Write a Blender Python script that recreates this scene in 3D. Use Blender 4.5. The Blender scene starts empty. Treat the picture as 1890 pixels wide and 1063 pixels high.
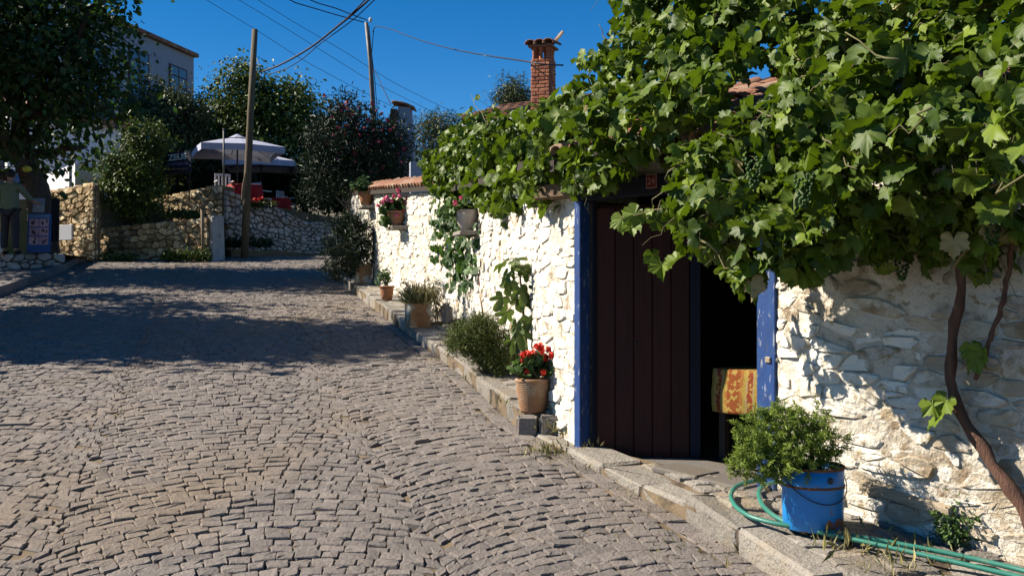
import bpy, math, random
import numpy as np
from mathutils import Vector

# ------------------------------------------------------------------ camera, sky, sun, exposure
F, CU, CV, EYE = 1855.0, 945.0, 531.5, 1.85
SUN_EL, SUN_TH = 38.5, -8.0            # elevation; plan angle of travel from +X towards +Y
sc = bpy.context.scene
cam_d = bpy.data.cameras.new('camera'); cam = bpy.data.objects.new('camera', cam_d)
sc.collection.objects.link(cam); sc.camera = cam
cam.location = (0, 0, EYE); cam.rotation_euler = (math.radians(90), 0, 0)
cam_d.sensor_width = 36.0; cam_d.lens = 36.0 * F / 1890.0
cam_d.clip_start = 0.05; cam_d.clip_end = 2000
world = bpy.data.worlds.new('World'); sc.world = world; world.use_nodes = True
wn = world.node_tree.nodes; wl = world.node_tree.links
for n in list(wn): wn.remove(n)
w_out = wn.new('ShaderNodeOutputWorld'); w_bg = wn.new('ShaderNodeBackground'); w_sky = wn.new('ShaderNodeTexSky')
w_sky.sky_type = 'NISHITA'; w_sky.sun_disc = False
w_sky.sun_elevation = math.radians(SUN_EL); w_sky.sun_rotation = math.radians(-90 + SUN_TH)
w_sky.altitude = 300; w_sky.air_density = 0.7; w_sky.dust_density = 0.0; w_sky.ozone_density = 3.0
w_hs = wn.new('ShaderNodeHueSaturation'); w_hs.inputs['Saturation'].default_value = 1.38; wl.new(w_sky.outputs[0], w_hs.inputs['Color']); wl.new(w_hs.outputs[0], w_bg.inputs[0]); wl.new(w_bg.outputs[0], w_out.inputs[0])
w_bg.inputs[1].default_value = 0.06
sun_d = bpy.data.lights.new('sun', 'SUN'); sun = bpy.data.objects.new('sun', sun_d)
sc.collection.objects.link(sun)
sun_d.energy = 5.0; sun_d.angle = math.radians(0.53); sun_d.color = (1.0, 0.91, 0.77)
sun.rotation_euler = (0, -math.radians(90 - SUN_EL), math.radians(SUN_TH)); sun.location = (-20, 0, 20)
vs = sc.view_settings
vs.view_transform = 'Standard'; vs.look = 'None'; vs.exposure = 1.25; vs.gamma = 1.0; vs.use_curve_mapping = False
sc.cycles.max_bounces = 6; sc.cycles.diffuse_bounces = 1; sc.cycles.transparent_max_bounces = 4

# ------------------------------------------------------------------ helpers
R = random.Random(7); rng = np.random.default_rng(11)
COL = sc.collection
def P(u, v, y): return np.array([(u - CU) / F * y, y, EYE + (CV - v) / F * y])
def gz(y):
    y = np.asarray(y, float)
    return np.where(y < 27, 0.1 * y, np.where(y < 45, 2.7 + 0.05 * (y - 27), 3.6 + 0.11 * (y - 45)))
def G(u, v, h=0.0):
    y = (EYE - h) / (0.1 + (v - CV) / F)
    return np.array([(u - CU) / F * y, y, 0.1 * y + h])
def unit(a):
    a = np.asarray(a, float); n = np.linalg.norm(a, axis=-1, keepdims=True); return a / np.maximum(n, 1e-9)
def origin_of(o):
    p = np.zeros(3)
    while o is not None: p = p + np.array(o.location); o = o.parent
    return p
def tag(o, label=None, cat=None, group=None, kind=None):
    if label: o['label'] = label
    if cat: o['category'] = cat
    if group: o['group'] = group
    if kind: o['kind'] = kind
    return o
def thing(name, label, cat, loc=(0, 0, 0), group=None):
    o = bpy.data.objects.new(name, None); COL.objects.link(o); o.location = tuple(map(float, loc)); o.empty_display_size = .1
    return tag(o, label, cat, group)
def mesh_obj(name, v, f, mat, parent=None, tint=None, smooth=False, org=None, kind=None):
    v = np.asarray(v, float); po = origin_of(parent) if parent is not None else np.zeros(3)
    if org is None: org = po if (parent is not None and parent.type == 'EMPTY') else np.array([v[:, 0].mean(), v[:, 1].mean(), v[:, 2].min()])
    org = np.asarray(org, float)
    me = bpy.data.meshes.new(name)
    me.from_pydata((v - org).tolist(), [], f if isinstance(f, list) else f.tolist())
    a = me.attributes.new('tint', 'FLOAT', 'POINT')
    t = np.full(len(v), .5) if tint is None else np.broadcast_to(np.asarray(tint, float), (len(v),))
    a.data.foreach_set('value', np.ascontiguousarray(t, dtype=np.float32))
    if smooth: me.polygons.foreach_set('use_smooth', np.ones(len(me.polygons), dtype=bool))
    me.materials.append(MAT[mat] if isinstance(mat, str) else mat)
    o = bpy.data.objects.new(name, me); COL.objects.link(o)
    o.parent = parent; o.location = tuple(org - po)
    if kind: o['kind'] = kind
    return o
def copy_part(src, parent, world_loc, rz=0.0, rot=None):
    o = src.copy(); COL.objects.link(o); o.parent = parent
    o.location = tuple(np.asarray(world_loc, float) - origin_of(parent))
    if rot is not None: o.rotation_euler = rot
    elif rz: o.rotation_euler = (0, 0, rz)
    return o

def text_mesh(name, cu, mat):
    tmp = bpy.data.objects.new('tmp', cu); COL.objects.link(tmp); bpy.context.view_layer.update()
    me = bpy.data.meshes.new_from_object(tmp.evaluated_get(bpy.context.evaluated_depsgraph_get())); me.name = name
    bpy.data.objects.remove(tmp); me.materials.clear(); me.materials.append(MAT[mat])
    o = bpy.data.objects.new(name, me); COL.objects.link(o); return o

class MB:
    def __init__(s): s.v = []; s.f = []; s.t = []; s.n = 0
    def add(s, v, f, t=.5):
        v = np.asarray(v, float); s.v.append(v); s.f += [[i + s.n for i in q] for q in f]
        s.t.append(np.broadcast_to(np.asarray(t, float), (len(v),))); s.n += len(v); return s
    def obox(s, c, ex, ey, ez, t=.5, bev=0.0):
        c, ex, ey, ez = map(lambda a: np.asarray(a, float), (c, ex, ey, ez))
        if bev <= 0:
            v = [c + a * ex + b * ey + d * ez for d in (-1, 1) for a, b in ((-1, -1), (1, -1), (1, 1), (-1, 1))]
            return s.add(v, [[3, 2, 1, 0], [4, 5, 6, 7], [0, 1, 5, 4], [1, 2, 6, 5], [2, 3, 7, 6], [3, 0, 4, 7]], t)
        lx, ly, lz = (max(np.linalg.norm(a), 1e-6) for a in (ex, ey, ez)); v = []
        kx, ky, kz = 1 - bev / lx, 1 - bev / ly, 1 - bev / lz
        for d, k in ((-1, 0), (-kz, 1), (kz, 1), (1, 0)):
            a1, b1 = (1, 1) if k else (kx, ky)
            for a, b in ((-kx, -b1), (kx, -b1), (a1, -ky), (a1, ky), (kx, b1), (-kx, b1), (-a1, ky), (-a1, -ky)):
                v.append(c + a * ex + b * ey + d * ez)
        f = [[7, 6, 5, 4, 3, 2, 1, 0], list(range(24, 32))]
        for r in range(3):
            for i in range(8): f.append([r * 8 + i, r * 8 + (i + 1) % 8, r * 8 + 8 + (i + 1) % 8, r * 8 + 8 + i])
        return s.add(v, f, t)
    def box(s, c, sz, rz=0.0, t=.5, bev=0.0):
        k, q = math.cos(rz), math.sin(rz)
        return s.obox(c, np.array([k, q, 0]) * sz[0] / 2, np.array([-q, k, 0]) * sz[1] / 2, np.array([0, 0, 1]) * sz[2] / 2, t, bev)
    def tube(s, path, r, n=7, t=.5, squash=None):
        p = np.asarray(path, float); m = len(p); r = np.broadcast_to(np.asarray(r, float), (m,))
        d = np.gradient(p, axis=0); d = unit(d); ref = np.array([0.0, 0, 1.0])
        if abs(d[:, 2]).mean() > .8: ref = np.array([0.0, 1.0, 0])
        a = unit(np.cross(d, ref)); b = np.cross(d, a); v = []
        for i in range(m):
            for k in range(n):
                w = 2 * math.pi * k / n; v.append(p[i] + r[i] * (math.cos(w) * a[i] + math.sin(w) * b[i]))
        f = [[i * n + k, i * n + (k + 1) % n, (i + 1) * n + (k + 1) % n, (i + 1) * n + k] for i in range(m - 1) for k in range(n)]
        f += [list(range(n))[::-1], list(range((m - 1) * n, m * n))]
        return s.add(v, f, t)
    def lathe(s, prof, c, n=20, t=.5, cap=True, wob=0.0):
        v = []; m = len(prof)
        for r, z in prof:
            for k in range(n):
                w = 2 * math.pi * k / n; rr = r * (1 + wob * math.sin(2 * w + z * 9)); v.append((c[0] + rr * math.cos(w), c[1] + rr * math.sin(w), c[2] + z))
        f = [[i * n + k, i * n + (k + 1) % n, (i + 1) * n + (k + 1) % n, (i + 1) * n + k] for i in range(m - 1) for k in range(n)]
        if cap: f += [list(range(n))[::-1], list(range((m - 1) * n, m * n))]
        return s.add(v, f, t)
    def blob(s, c, r, n=8, m=5, t=.5, jit=0.0):
        v = [(c[0], c[1], c[2] - r[2])]
        for i in range(1, m):
            ph = -math.pi / 2 + math.pi * i / m
            for k in range(n):
                w = 2 * math.pi * k / n; q = 1 + jit * (R.random() - .5)
                v.append((c[0] + r[0] * q * math.cos(ph) * math.cos(w), c[1] + r[1] * q * math.cos(ph) * math.sin(w), c[2] + r[2] * q * math.sin(ph)))
        v.append((c[0], c[1], c[2] + r[2])); L = len(v) - 1
        f = [[0, 1 + (k + 1) % n, 1 + k] for k in range(n)]
        for i in range(m - 2):
            for k in range(n): f.append([1 + i * n + k, 1 + i * n + (k + 1) % n, 1 + (i + 1) * n + (k + 1) % n, 1 + (i + 1) * n + k])
        f += [[L, 1 + (m - 2) * n + k, 1 + (m - 2) * n + (k + 1) % n] for k in range(n)]
        return s.add(v, f, t)
    def build(s, name, mat, parent=None, smooth=False, org=None, kind=None):
        return mesh_obj(name, np.concatenate(s.v), s.f, mat, parent, np.concatenate(s.t), smooth, org, kind)

# ------------------------------------------------------------------ materials
MAT = {}
TONE = {'granite': .66, 'joint_sand': .68, 'plaster_white': 1.0, 'kerb': .56, 'slate': .5, 'plaster_dirty_shade': .6, 'whitewash': .86, 'whitewash_worn_shade': .70, 'terracotta': .55, 'terracotta_rib': .52, 'pot_white': .6, 'whitewash_mortar': .82, 'rubble_tan': .95, 'rubble_mortar': .8, 'rubble_pale': .9, 'vine_leaf': .66, 'juniper_leaf': 1.05, 'petal_red': 1., 'petal_pink': 1., 'interior': .5, 'plaster_grey': .72, 'canvas': .75, 'sign_ink': 1., 'cable': 1., 'door_brown': .62, 'brick': .85, 'blue_paint': .68}
def mk(name):
    m = bpy.data.materials.new(name); m.use_nodes = True; nt = m.node_tree
    for n in list(nt.nodes): nt.nodes.remove(n)
    MAT[name] = m
    return m, nt
def M(name, c1, c2=None, scale=6.0, c3=None, s3=1.5, t3=(.5, .62), c4=None, s4=5., t4=(.55, .6), rough=.85, bump=.3, bscale=40., bdist=.01, tint=.2, tcol=None, metal=0., trans=0., tc=None, spec=.3, stretch=None, coat=0., b2=0., b2scale=8., b2dist=.04):
    k_ = TONE.get(name, .70); sc3 = lambda q: tuple(x * k_ for x in q) if q else q
    c1, c2, c3, c4, tcol, tc = map(sc3, (c1, c2, c3, c4, tcol, tc))
    m, nt = mk(name); N, L = nt.nodes, nt.links
    out = N.new('ShaderNodeOutputMaterial'); bs = N.new('ShaderNodeBsdfPrincipled')
    geo = N.new('ShaderNodeNewGeometry'); pos = geo.outputs['Position']
    if stretch:
        mp = N.new('ShaderNodeMapping'); mp.inputs['Scale'].default_value = stretch; L.new(pos, mp.inputs[0]); pos = mp.outputs[0]
    def noise(sc_, det=5., rough_=.6):
        n = N.new('ShaderNodeTexNoise'); n.inputs['Scale'].default_value = sc_; n.inputs['Detail'].default_value = det; n.inputs['Roughness'].default_value = rough_
        L.new(pos, n.inputs['Vector']); return n.outputs['Fac']
    def ramp(fac, a, b):
        r = N.new('ShaderNodeMapRange'); r.inputs[1].default_value = a; r.inputs[2].default_value = b; r.clamp = True; L.new(fac, r.inputs[0]); return r.outputs[0]
    def mix(fac, a, b, mode='MIX'):
        x = N.new('ShaderNodeMix'); x.data_type = 'RGBA'; x.blend_type = mode
        if isinstance(fac, float): x.inputs[0].default_value = fac
        else: L.new(fac, x.inputs[0])
        for i, q in ((6, a), (7, b)):
            if isinstance(q, tuple): x.inputs[i].default_value = q + (1,) if len(q) == 3 else q
            else: L.new(q, x.inputs[i])
        return x.outputs[2]
    col = c1
    at = N.new('ShaderNodeAttribute'); at.attribute_name = 'tint'; tf = at.outputs['Fac']
    if tcol: col = mix(tf, c1, tcol)
    if c2: col = mix(ramp(noise(scale), .3, .7), col, c2)
    if c3: col = mix(ramp(noise(s3), *t3), col, c3)
    if c4: col = mix(ramp(noise(s4), *t4), col, c4)
    if tint > 0:
        r = N.new('ShaderNodeMapRange'); r.inputs[3].default_value = 1 - tint; r.inputs[4].default_value = 1 + tint; L.new(tf, r.inputs[0])
        h = N.new('ShaderNodeHueSaturation'); L.new(r.outputs[0], h.inputs['Value'])
        if isinstance(col, tuple): h.inputs['Color'].default_value = col + (1,)
        else: L.new(col, h.inputs['Color'])
        col = h.outputs[0]
    if isinstance(col, tuple): bs.inputs['Base Color'].default_value = col + (1,)
    else: L.new(col, bs.inputs['Base Color'])
    bs.inputs['Roughness'].default_value = rough; bs.inputs['Metallic'].default_value = metal
    bs.inputs['Specular IOR Level'].default_value = spec
    if coat: bs.inputs['Coat Weight'].default_value = coat
    if bump > 0:
        b = N.new('ShaderNodeBump'); b.inputs['Strength'].default_value = bump; b.inputs['Distance'].default_value = bdist
        L.new(noise(bscale, 7., .65), b.inputs['Height']); L.new(b.outputs[0], bs.inputs['Normal'])
        if b2 > 0:
            bb = N.new('ShaderNodeBump'); bb.inputs['Strength'].default_value = b2; bb.inputs['Distance'].default_value = b2dist; L.new(noise(b2scale, 3., .5), bb.inputs['Height']); L.new(bb.outputs[0], b.inputs['Normal'])
    sh = bs.outputs[0]
    if trans > 0:
        tr = N.new('ShaderNodeBsdfTranslucent'); ms = N.new('ShaderNodeMixShader'); ms.inputs[0].default_value = trans
        if tc: tr.inputs[0].default_value = tc + (1,)
        elif isinstance(col, tuple): tr.inputs[0].default_value = col + (1,)
        else: L.new(col, tr.inputs[0])
        L.new(bs.outputs[0], ms.inputs[1]); L.new(tr.outputs[0], ms.inputs[2]); sh = ms.outputs[0]
    L.new(sh, out.inputs[0]); return m

M('granite', (.200, .175, .162), (.268, .235, .213), 12., tcol=(.262, .215, .186), c3=(.28, .215, .155), s3=.45, t3=(.5, .72), c4=(.16, .145, .14), s4=60., t4=(.55, .7), bump=1., bscale=55., bdist=.016, tint=.16, rough=.85, b2=.6, b2scale=22., b2dist=.012)
M('joint_sand', (.27, .195, .115), (.15, .11, .07), 6., c3=(.07, .05, .035), s3=5., t3=(.5, .62), bump=.8, bscale=60., tint=0.)
M('kerb', (.36, .325, .28), (.45, .405, .345), 7., c3=(.40, .31, .20), s3=2.6, t3=(.52, .72), c4=(.25, .22, .19), s4=55., t4=(.54, .68), bump=1., bscale=48., bdist=.018, tint=.2, b2=.8, b2scale=14., b2dist=.02)
M('plaster_dirty_shade', (.55, .53, .52), (.42, .39, .36), 4., c3=(.3, .25, .2), s3=3., t3=(.55, .7), bump=.6, bscale=20., tint=0.)  # stain patches, on a base greyed down to carry the pier's shade
M('slate', (.22, .20, .19), (.27, .24, .21), 5., c3=(.24, .2, .15), s3=2., t3=(.5, .65), bump=.6, bscale=30., tint=.12)
M('earth', (.17, .13, .085), (.11, .09, .055), 1.3, c3=(.06, .08, .025), s3=.5, t3=(.5, .6), bump=.6, bscale=12., bdist=.05, tint=0.)
M('whitewash', (.80, .76, .68), (.70, .64, .53), 4., c3=(.36, .28, .18), s3=3.6, t3=(.57, .67), c4=(.47, .37, .23), s4=13., t4=(.57, .66), bump=1., bscale=42., bdist=.016, tint=.08, rough=.95, b2=.6, b2scale=16., b2dist=.02)
M('whitewash_worn_shade', (.64, .56, .44), (.44, .35, .24), 4.2, c3=(.32, .24, .15), s3=3.4, t3=(.52, .63), c4=(.74, .69, .60), s4=8., t4=(.50, .60), bump=1., bscale=40., bdist=.018, tint=.2, rough=.95, b2=.6, b2scale=16., b2dist=.02)  # peeled patches, plus the shade under the vine painted in as browner colour
M('whitewash_mortar', (.78, .73, .64), (.62, .54, .42), 6., c3=(.30, .22, .14), s3=4.2, t3=(.56, .66), c4=(.40, .31, .2), s4=15., t4=(.57, .66), bump=1., bscale=34., bdist=.03, tint=0., rough=.95, b2=.7, b2scale=13., b2dist=.03)
M('rubble_tan', (.46, .34, .18), (.30, .19, .09), 3.5, c3=(.55, .47, .33), s3=2.2, t3=(.54, .64), tcol=(.64, .52, .33), bump=.9, bscale=14., bdist=.03, tint=.45)
M('rubble_mortar', (.20, .135, .07), (.12, .08, .045), 5., bump=.8, bscale=20., bdist=.03, tint=0.)
M('rubble_pale', (.46, .41, .38), (.36, .31, .27), 3., c3=(.33, .23, .13), s3=1.6, t3=(.55, .68), bump=.7, bscale=16., bdist=.03, tint=.3)
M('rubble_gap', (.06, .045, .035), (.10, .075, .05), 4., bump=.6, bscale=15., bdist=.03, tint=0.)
M('wood_grey', (.30, .23, .15), (.17, .12, .075), 5., bump=.6, bscale=30., stretch=(6, 6, .7), tint=.15)
M('wood_beam', (.22, .14, .08), (.12, .075, .04), 6., bump=.7, bscale=24., stretch=(2, 2, 9), tint=.15)
M('wood_dark', (.05, .035, .025), (.03, .02, .015), 5., bump=.5, bscale=30., tint=.1)
M('wood_bleached', (.62, .52, .38), (.42, .33, .22), 5., bump=.9, bscale=30., stretch=(2, 2, 12), tint=.1)
M('pole_wood', (.19, .145, .085), (.10, .075, .045), 5., bump=.6, bscale=30., stretch=(8, 8, .6), tint=0.)
M('blue_paint', (.016, .075, .27), (.012, .05, .20), 5., c3=(.30, .34, .42), s3=9., t3=(.60, .66), c4=(.10, .07, .05), s4=16., t4=(.62, .68), bump=.35, bscale=40., stretch=(5, 5, 1.2), tint=.1, rough=.5, spec=.4)
M('navy_paint', (.012, .016, .035), (.008, .01, .02), 5., bump=.3, tint=0.)
M('door_brown', (.062, .013, .007), (.036, .009, .006), 5., bump=.5, bscale=40., stretch=(6, 6, .6), tint=.25, rough=.7)
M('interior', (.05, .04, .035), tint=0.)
M('terracotta', (.42, .17, .075), (.50, .24, .12), 5., c3=(.52, .33, .21), s3=4., t3=(.5, .66), bump=.3, bscale=60., tint=.05)
M('terracotta_rib', (.43, .215, .105), (.50, .28, .15), 5., c3=(.55, .40, .27), s3=5., t3=(.55, .7), bump=.3, bscale=60., tint=.05)
M('pot_white', (.62, .50, .40), (.70, .62, .53), 6., c3=(.42, .27, .17), s3=7., t3=(.58, .68), bump=.3, tint=0.)
M('brick', (.42, .125, .06), (.29, .08, .045), 4., c3=(.55, .33, .2), s3=9., t3=(.62, .7), bump=.7, bscale=40., tcol=(.55, .24, .12), tint=.25)
M('brick_mortar', (.30, .17, .11), (.4, .27, .19), 6., bump=.7, tint=0.)
M('tile', (.25, .10, .055), (.31, .15, .09), 4., c3=(.38, .28, .20), s3=3., t3=(.5, .64), bump=.5, bscale=25., tint=.3)
M('roof_under', (.04, .03, .022), tint=0.)
M('tin_rust', (.30, .19, .10), (.20, .09, .035), 6., c3=(.40, .40, .33), s3=5., t3=(.48, .58), c4=(.09, .05, .03), s4=9., t4=(.58, .66), bump=.5, rough=.6, metal=.1, tint=.1)
M('rust', (.16, .06, .025), (.25, .11, .045), 8., bump=.6, tint=0., rough=.9)
M('soil', (.06, .042, .028), (.09, .06, .04), 9., bump=.8, tint=0.)
M('hose', (.03, .22, .165), (.025, .18, .13), 9., c3=(.12, .2, .14), s3=14., t3=(.6, .7), bump=.1, rough=.45, tint=0., spec=.5)
M('metal_dark', (.06, .058, .06), rough=.5, metal=.5, tint=0., bump=.1)
M('metal_pole', (.17, .17, .175), (.10, .085, .075), 4., rough=.6, metal=.3, tint=0.)
M('cable', (.012, .014, .03), rough=.5, tint=0., bump=0.)
M('wire_thin', (.03, .04, .07), rough=.5, tint=0., bump=0.)
M('plaster_white', (.74, .73, .76), (.66, .65, .68), 2., bump=.3, bscale=15., tint=0.)
M('plaster_grey', (.36, .39, .46), (.32, .35, .42), 1., bump=.2, tint=0.)
M('frame_brown', (.10, .055, .045), tint=0., bump=.1)
M('pane', (.10, .13, .16), rough=.12, tint=0., bump=0., spec=.7)
M('canvas', (.48, .50, .62), (.43, .45, .58), 3., bump=.15, bscale=60., trans=.10, tint=.05)
M('cloth_red', (.42, .02, .02), (.30, .015, .02), 5., bump=.2, tint=0.)
M('plastic_white', (.62, .62, .64), rough=.5, tint=0., bump=.05)
M('sign_board', (.012, .016, .045), rough=.6, tint=0., bump=.05)
M('sign_ink', (.42, .52, .56), tint=0., bump=0.)
M('sign_ink_blue', (.16, .18, .33), tint=0., bump=0.)
M('sign_ink_ochre', (.36, .25, .08), tint=0., bump=0.)
M('plate_red', (.16, .012, .012), rough=.4, tint=0., bump=.1)
M('plate_ink', (.45, .25, .22), tint=0., bump=0.)
M('stand_blue', (.03, .07, .20), (.04, .12, .34), 3., tint=0., bump=.1)
M('print_pink', (.38, .20, .26), (.48, .34, .40), 5., tint=.4, bump=0.)
M('print_ink', (.05, .035, .05), tint=0., bump=0.)
M('panel_black', (.015, .013, .016), tint=0., bump=.1)
M('toy_yellow', (.62, .52, .05), tint=0., bump=0., rough=.4)
M('toy_blue', (.12, .22, .42), tint=0., bump=0., rough=.4)
M('toy_red', (.50, .07, .06), tint=0., bump=0., rough=.4)
M('toy_orange', (.55, .2, .05), tint=0., bump=0., rough=.4)
M('folder_grey', (.30, .32, .40), tint=0., bump=.1)
M('skin', (.36, .20, .13), tint=0., bump=.05, rough=.6)
M('hair', (.012, .010, .010), tint=0., bump=.4, rough=.6)
M('shirt_olive', (.17, .19, .11), (.14, .155, .09), 8., tint=0., bump=.3, bscale=20., bdist=.02)
M('trousers', (.045, .038, .045), (.035, .03, .035), 8., tint=0., bump=.2)
M('bark', (.12, .09, .065), (.06, .045, .035), 7., bump=1., bscale=18., bdist=.03, stretch=(3, 3, .8), tint=0.)
M('bark_vine', (.20, .10, .065), (.09, .045, .032), 9., bump=1., bscale=30., bdist=.012, stretch=(4, 4, .6), tint=0.)
M('twig', (.17, .16, .07), (.12, .10, .05), 6., bump=0., tint=0.)
M('twig_pale', (.36, .32, .26), tint=0., bump=.1)
def leafmat(name, a, b, tr=.28, tc=None, rough=.55, tint=.35, spec=.35):
    M(name, a, None, tcol=b, bump=.25, bscale=50., bdist=.006, rough=rough, trans=tr, tc=tc, tint=tint, spec=spec)
leafmat('vine_leaf', (.045, .098, .009), (.165, .225, .024), .22, (.18, .30, .01), rough=.5, tint=.35, spec=.22)
leafmat('creeper_leaf', (.028, .075, .014), (.06, .13, .025), .25, (.10, .22, .02))
leafmat('fig_leaf', (.06, .11, .025), (.15, .19, .05), .25, (.16, .26, .03))
leafmat('juniper_leaf', (.085, .155, .016), (.21, .26, .04), .25)
leafmat('shrub_leaf', (.075, .115, .018), (.18, .21, .045), .22)
leafmat('shrub_dark', (.022, .045, .014), (.04, .07, .02), .15)
leafmat('tree_dark', (.020, .045, .012), (.04, .085, .016), .2, (.08, .18, .01))
leafmat('tree_olive', (.05, .07, .022), (.11, .125, .04), .2)
leafmat('tree_green', (.045, .085, .012), (.12, .165, .024), .22)
leafmat('oleander_leaf', (.016, .032, .014), (.032, .055, .022), .12)
leafmat('pine_leaf', (.06, .085, .025), (.14, .16, .05), .12)
leafmat('dry_leaf', (.34, .27, .12), (.45, .40, .20), .2)
leafmat('grass_blade', (.17, .18, .05), (.44, .36, .15), .2)
leafmat('geranium_leaf', (.035, .085, .02), (.09, .16, .03), .25)
leafmat('petal_red', (.60, .010, .008), (.75, .05, .02), .2, tint=.15)
leafmat('petal_pink', (.62, .04, .14), (.72, .20, .30), .25, tint=.15)
leafmat('petal_oleander', (.22, .014, .05), (.32, .04, .09), .2, tint=.15)
def tapestry_mat():
    m, nt = mk('tapestry'); N, L = nt.nodes, nt.links
    out = N.new('ShaderNodeOutputMaterial'); bs = N.new('ShaderNodeBsdfPrincipled'); tc = N.new('ShaderNodeTexCoord')
    mp = N.new('ShaderNodeMapping'); mp.vector_type = 'TEXTURE'; mp.inputs['Rotation'].default_value = (0, 0, math.atan2(5.88 - 7.14, 1.569 - .48)); L.new(tc.outputs['Object'], mp.inputs[0])
    sx = N.new('ShaderNodeSeparateXYZ'); L.new(mp.outputs[0], sx.inputs[0])
    no = N.new('ShaderNodeTexNoise'); no.inputs['Scale'].default_value = 22.; L.new(tc.outputs['Object'], no.inputs['Vector'])
    sc_ = N.new('ShaderNodeMath'); sc_.operation = 'MULTIPLY_ADD'; L.new(no.outputs[0], sc_.inputs[0]); sc_.inputs[1].default_value = .02; L.new(sx.outputs[0], sc_.inputs[2])
    fr = N.new('ShaderNodeMath'); fr.operation = 'PINGPONG'; L.new(sc_.outputs[0], fr.inputs[0]); fr.inputs[1].default_value = .13
    dv = N.new('ShaderNodeMath'); dv.operation = 'MULTIPLY'; L.new(fr.outputs[0], dv.inputs[0]); dv.inputs[1].default_value = 1 / .13
    cr = N.new('ShaderNodeValToRGB'); e = cr.color_ramp; e.interpolation = 'CONSTANT'
    e.elements[0].color = (.16, .045, .014, 1); e.elements[1].position = .38; e.elements[1].color = (.21, .085, .024, 1)
    for p_, c_ in ((.55, (.20, .14, .03, 1)), (.72, (.22, .17, .085, 1)), (.84, (.16, .035, .015, 1))):
        x = e.elements.new(p_); x.color = c_
    L.new(dv.outputs[0], cr.inputs[0])
    v = N.new('ShaderNodeTexVoronoi'); v.inputs['Scale'].default_value = 34.; v.distance = 'MANHATTAN'; L.new(mp.outputs[0], v.inputs['Vector'])
    mr = N.new('ShaderNodeMapRange'); mr.inputs[1].default_value = .86; mr.inputs[2].default_value = .92; L.new(v.outputs['Distance'], mr.inputs[0])
    mx = N.new('ShaderNodeMix'); mx.data_type = 'RGBA'; L.new(mr.outputs[0], mx.inputs[0]); L.new(cr.outputs[0], mx.inputs[6]); mx.inputs[7].default_value = (.24, .17, .045, 1)
    L.new(mx.outputs[2], bs.inputs['Base Color']); bs.inputs['Roughness'].default_value = .95; bs.inputs['Specular IOR Level'].default_value = .1
    b = N.new('ShaderNodeBump'); b.inputs['Strength'].default_value = .6; b.inputs['Distance'].default_value = .004; n3 = N.new('ShaderNodeTexNoise'); n3.inputs['Scale'].default_value = 160.; L.new(tc.outputs['Object'], n3.inputs['Vector']); L.new(n3.outputs[0], b.inputs['Height']); L.new(b.outputs[0], bs.inputs['Normal'])
    L.new(bs.outputs[0], out.inputs[0])
tapestry_mat()
def bucket_mat():
    m, nt = mk('bucket_blue'); N, L = nt.nodes, nt.links
    out = N.new('ShaderNodeOutputMaterial'); bs = N.new('ShaderNodeBsdfPrincipled'); tc = N.new('ShaderNodeTexCoord')
    n1 = N.new('ShaderNodeTexNoise'); n1.inputs['Scale'].default_value = 9.; n1.inputs['Detail'].default_value = 6.; L.new(tc.outputs['Object'], n1.inputs['Vector'])
    sx = N.new('ShaderNodeSeparateXYZ'); L.new(tc.outputs['Object'], sx.inputs[0])
    # chipped and rusted towards the foot of the can, where it has stood in the wet
    a = N.new('ShaderNodeMapRange'); a.inputs[1].default_value = 0.; a.inputs[2].default_value = .09; a.inputs[3].default_value = .20; a.inputs[4].default_value = 0.; L.new(sx.outputs[2], a.inputs[0])
    ad = N.new('ShaderNodeMath'); ad.operation = 'ADD'; L.new(n1.outputs[0], ad.inputs[0]); L.new(a.outputs[0], ad.inputs[1])
    r = N.new('ShaderNodeMapRange'); r.inputs[1].default_value = .665; r.inputs[2].default_value = .70; L.new(ad.outputs[0], r.inputs[0])
    n2 = N.new('ShaderNodeTexNoise'); n2.inputs['Scale'].default_value = 5.; L.new(tc.outputs['Object'], n2.inputs['Vector'])
    m1 = N.new('ShaderNodeMix'); m1.data_type = 'RGBA'; L.new(n2.outputs[0], m1.inputs[0]); m1.inputs[6].default_value = (.004, .15, .42, 1); m1.inputs[7].default_value = (.008, .20, .52, 1)
    m2 = N.new('ShaderNodeMix'); m2.data_type = 'RGBA'; L.new(r.outputs[0], m2.inputs[0]); L.new(m1.outputs[2], m2.inputs[6]); m2.inputs[7].default_value = (.17, .075, .035, 1)
    L.new(m2.outputs[2], bs.inputs['Base Color']); bs.inputs['Roughness'].default_value = .42; bs.inputs['Specular IOR Level'].default_value = .5
    b = N.new('ShaderNodeBump'); b.inputs['Strength'].default_value = .25; b.inputs['Distance'].default_value = .01; L.new(n2.outputs[0], b.inputs['Height']); L.new(b.outputs[0], bs.inputs['Normal'])
    L.new(bs.outputs[0], out.inputs[0])
bucket_mat()
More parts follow.
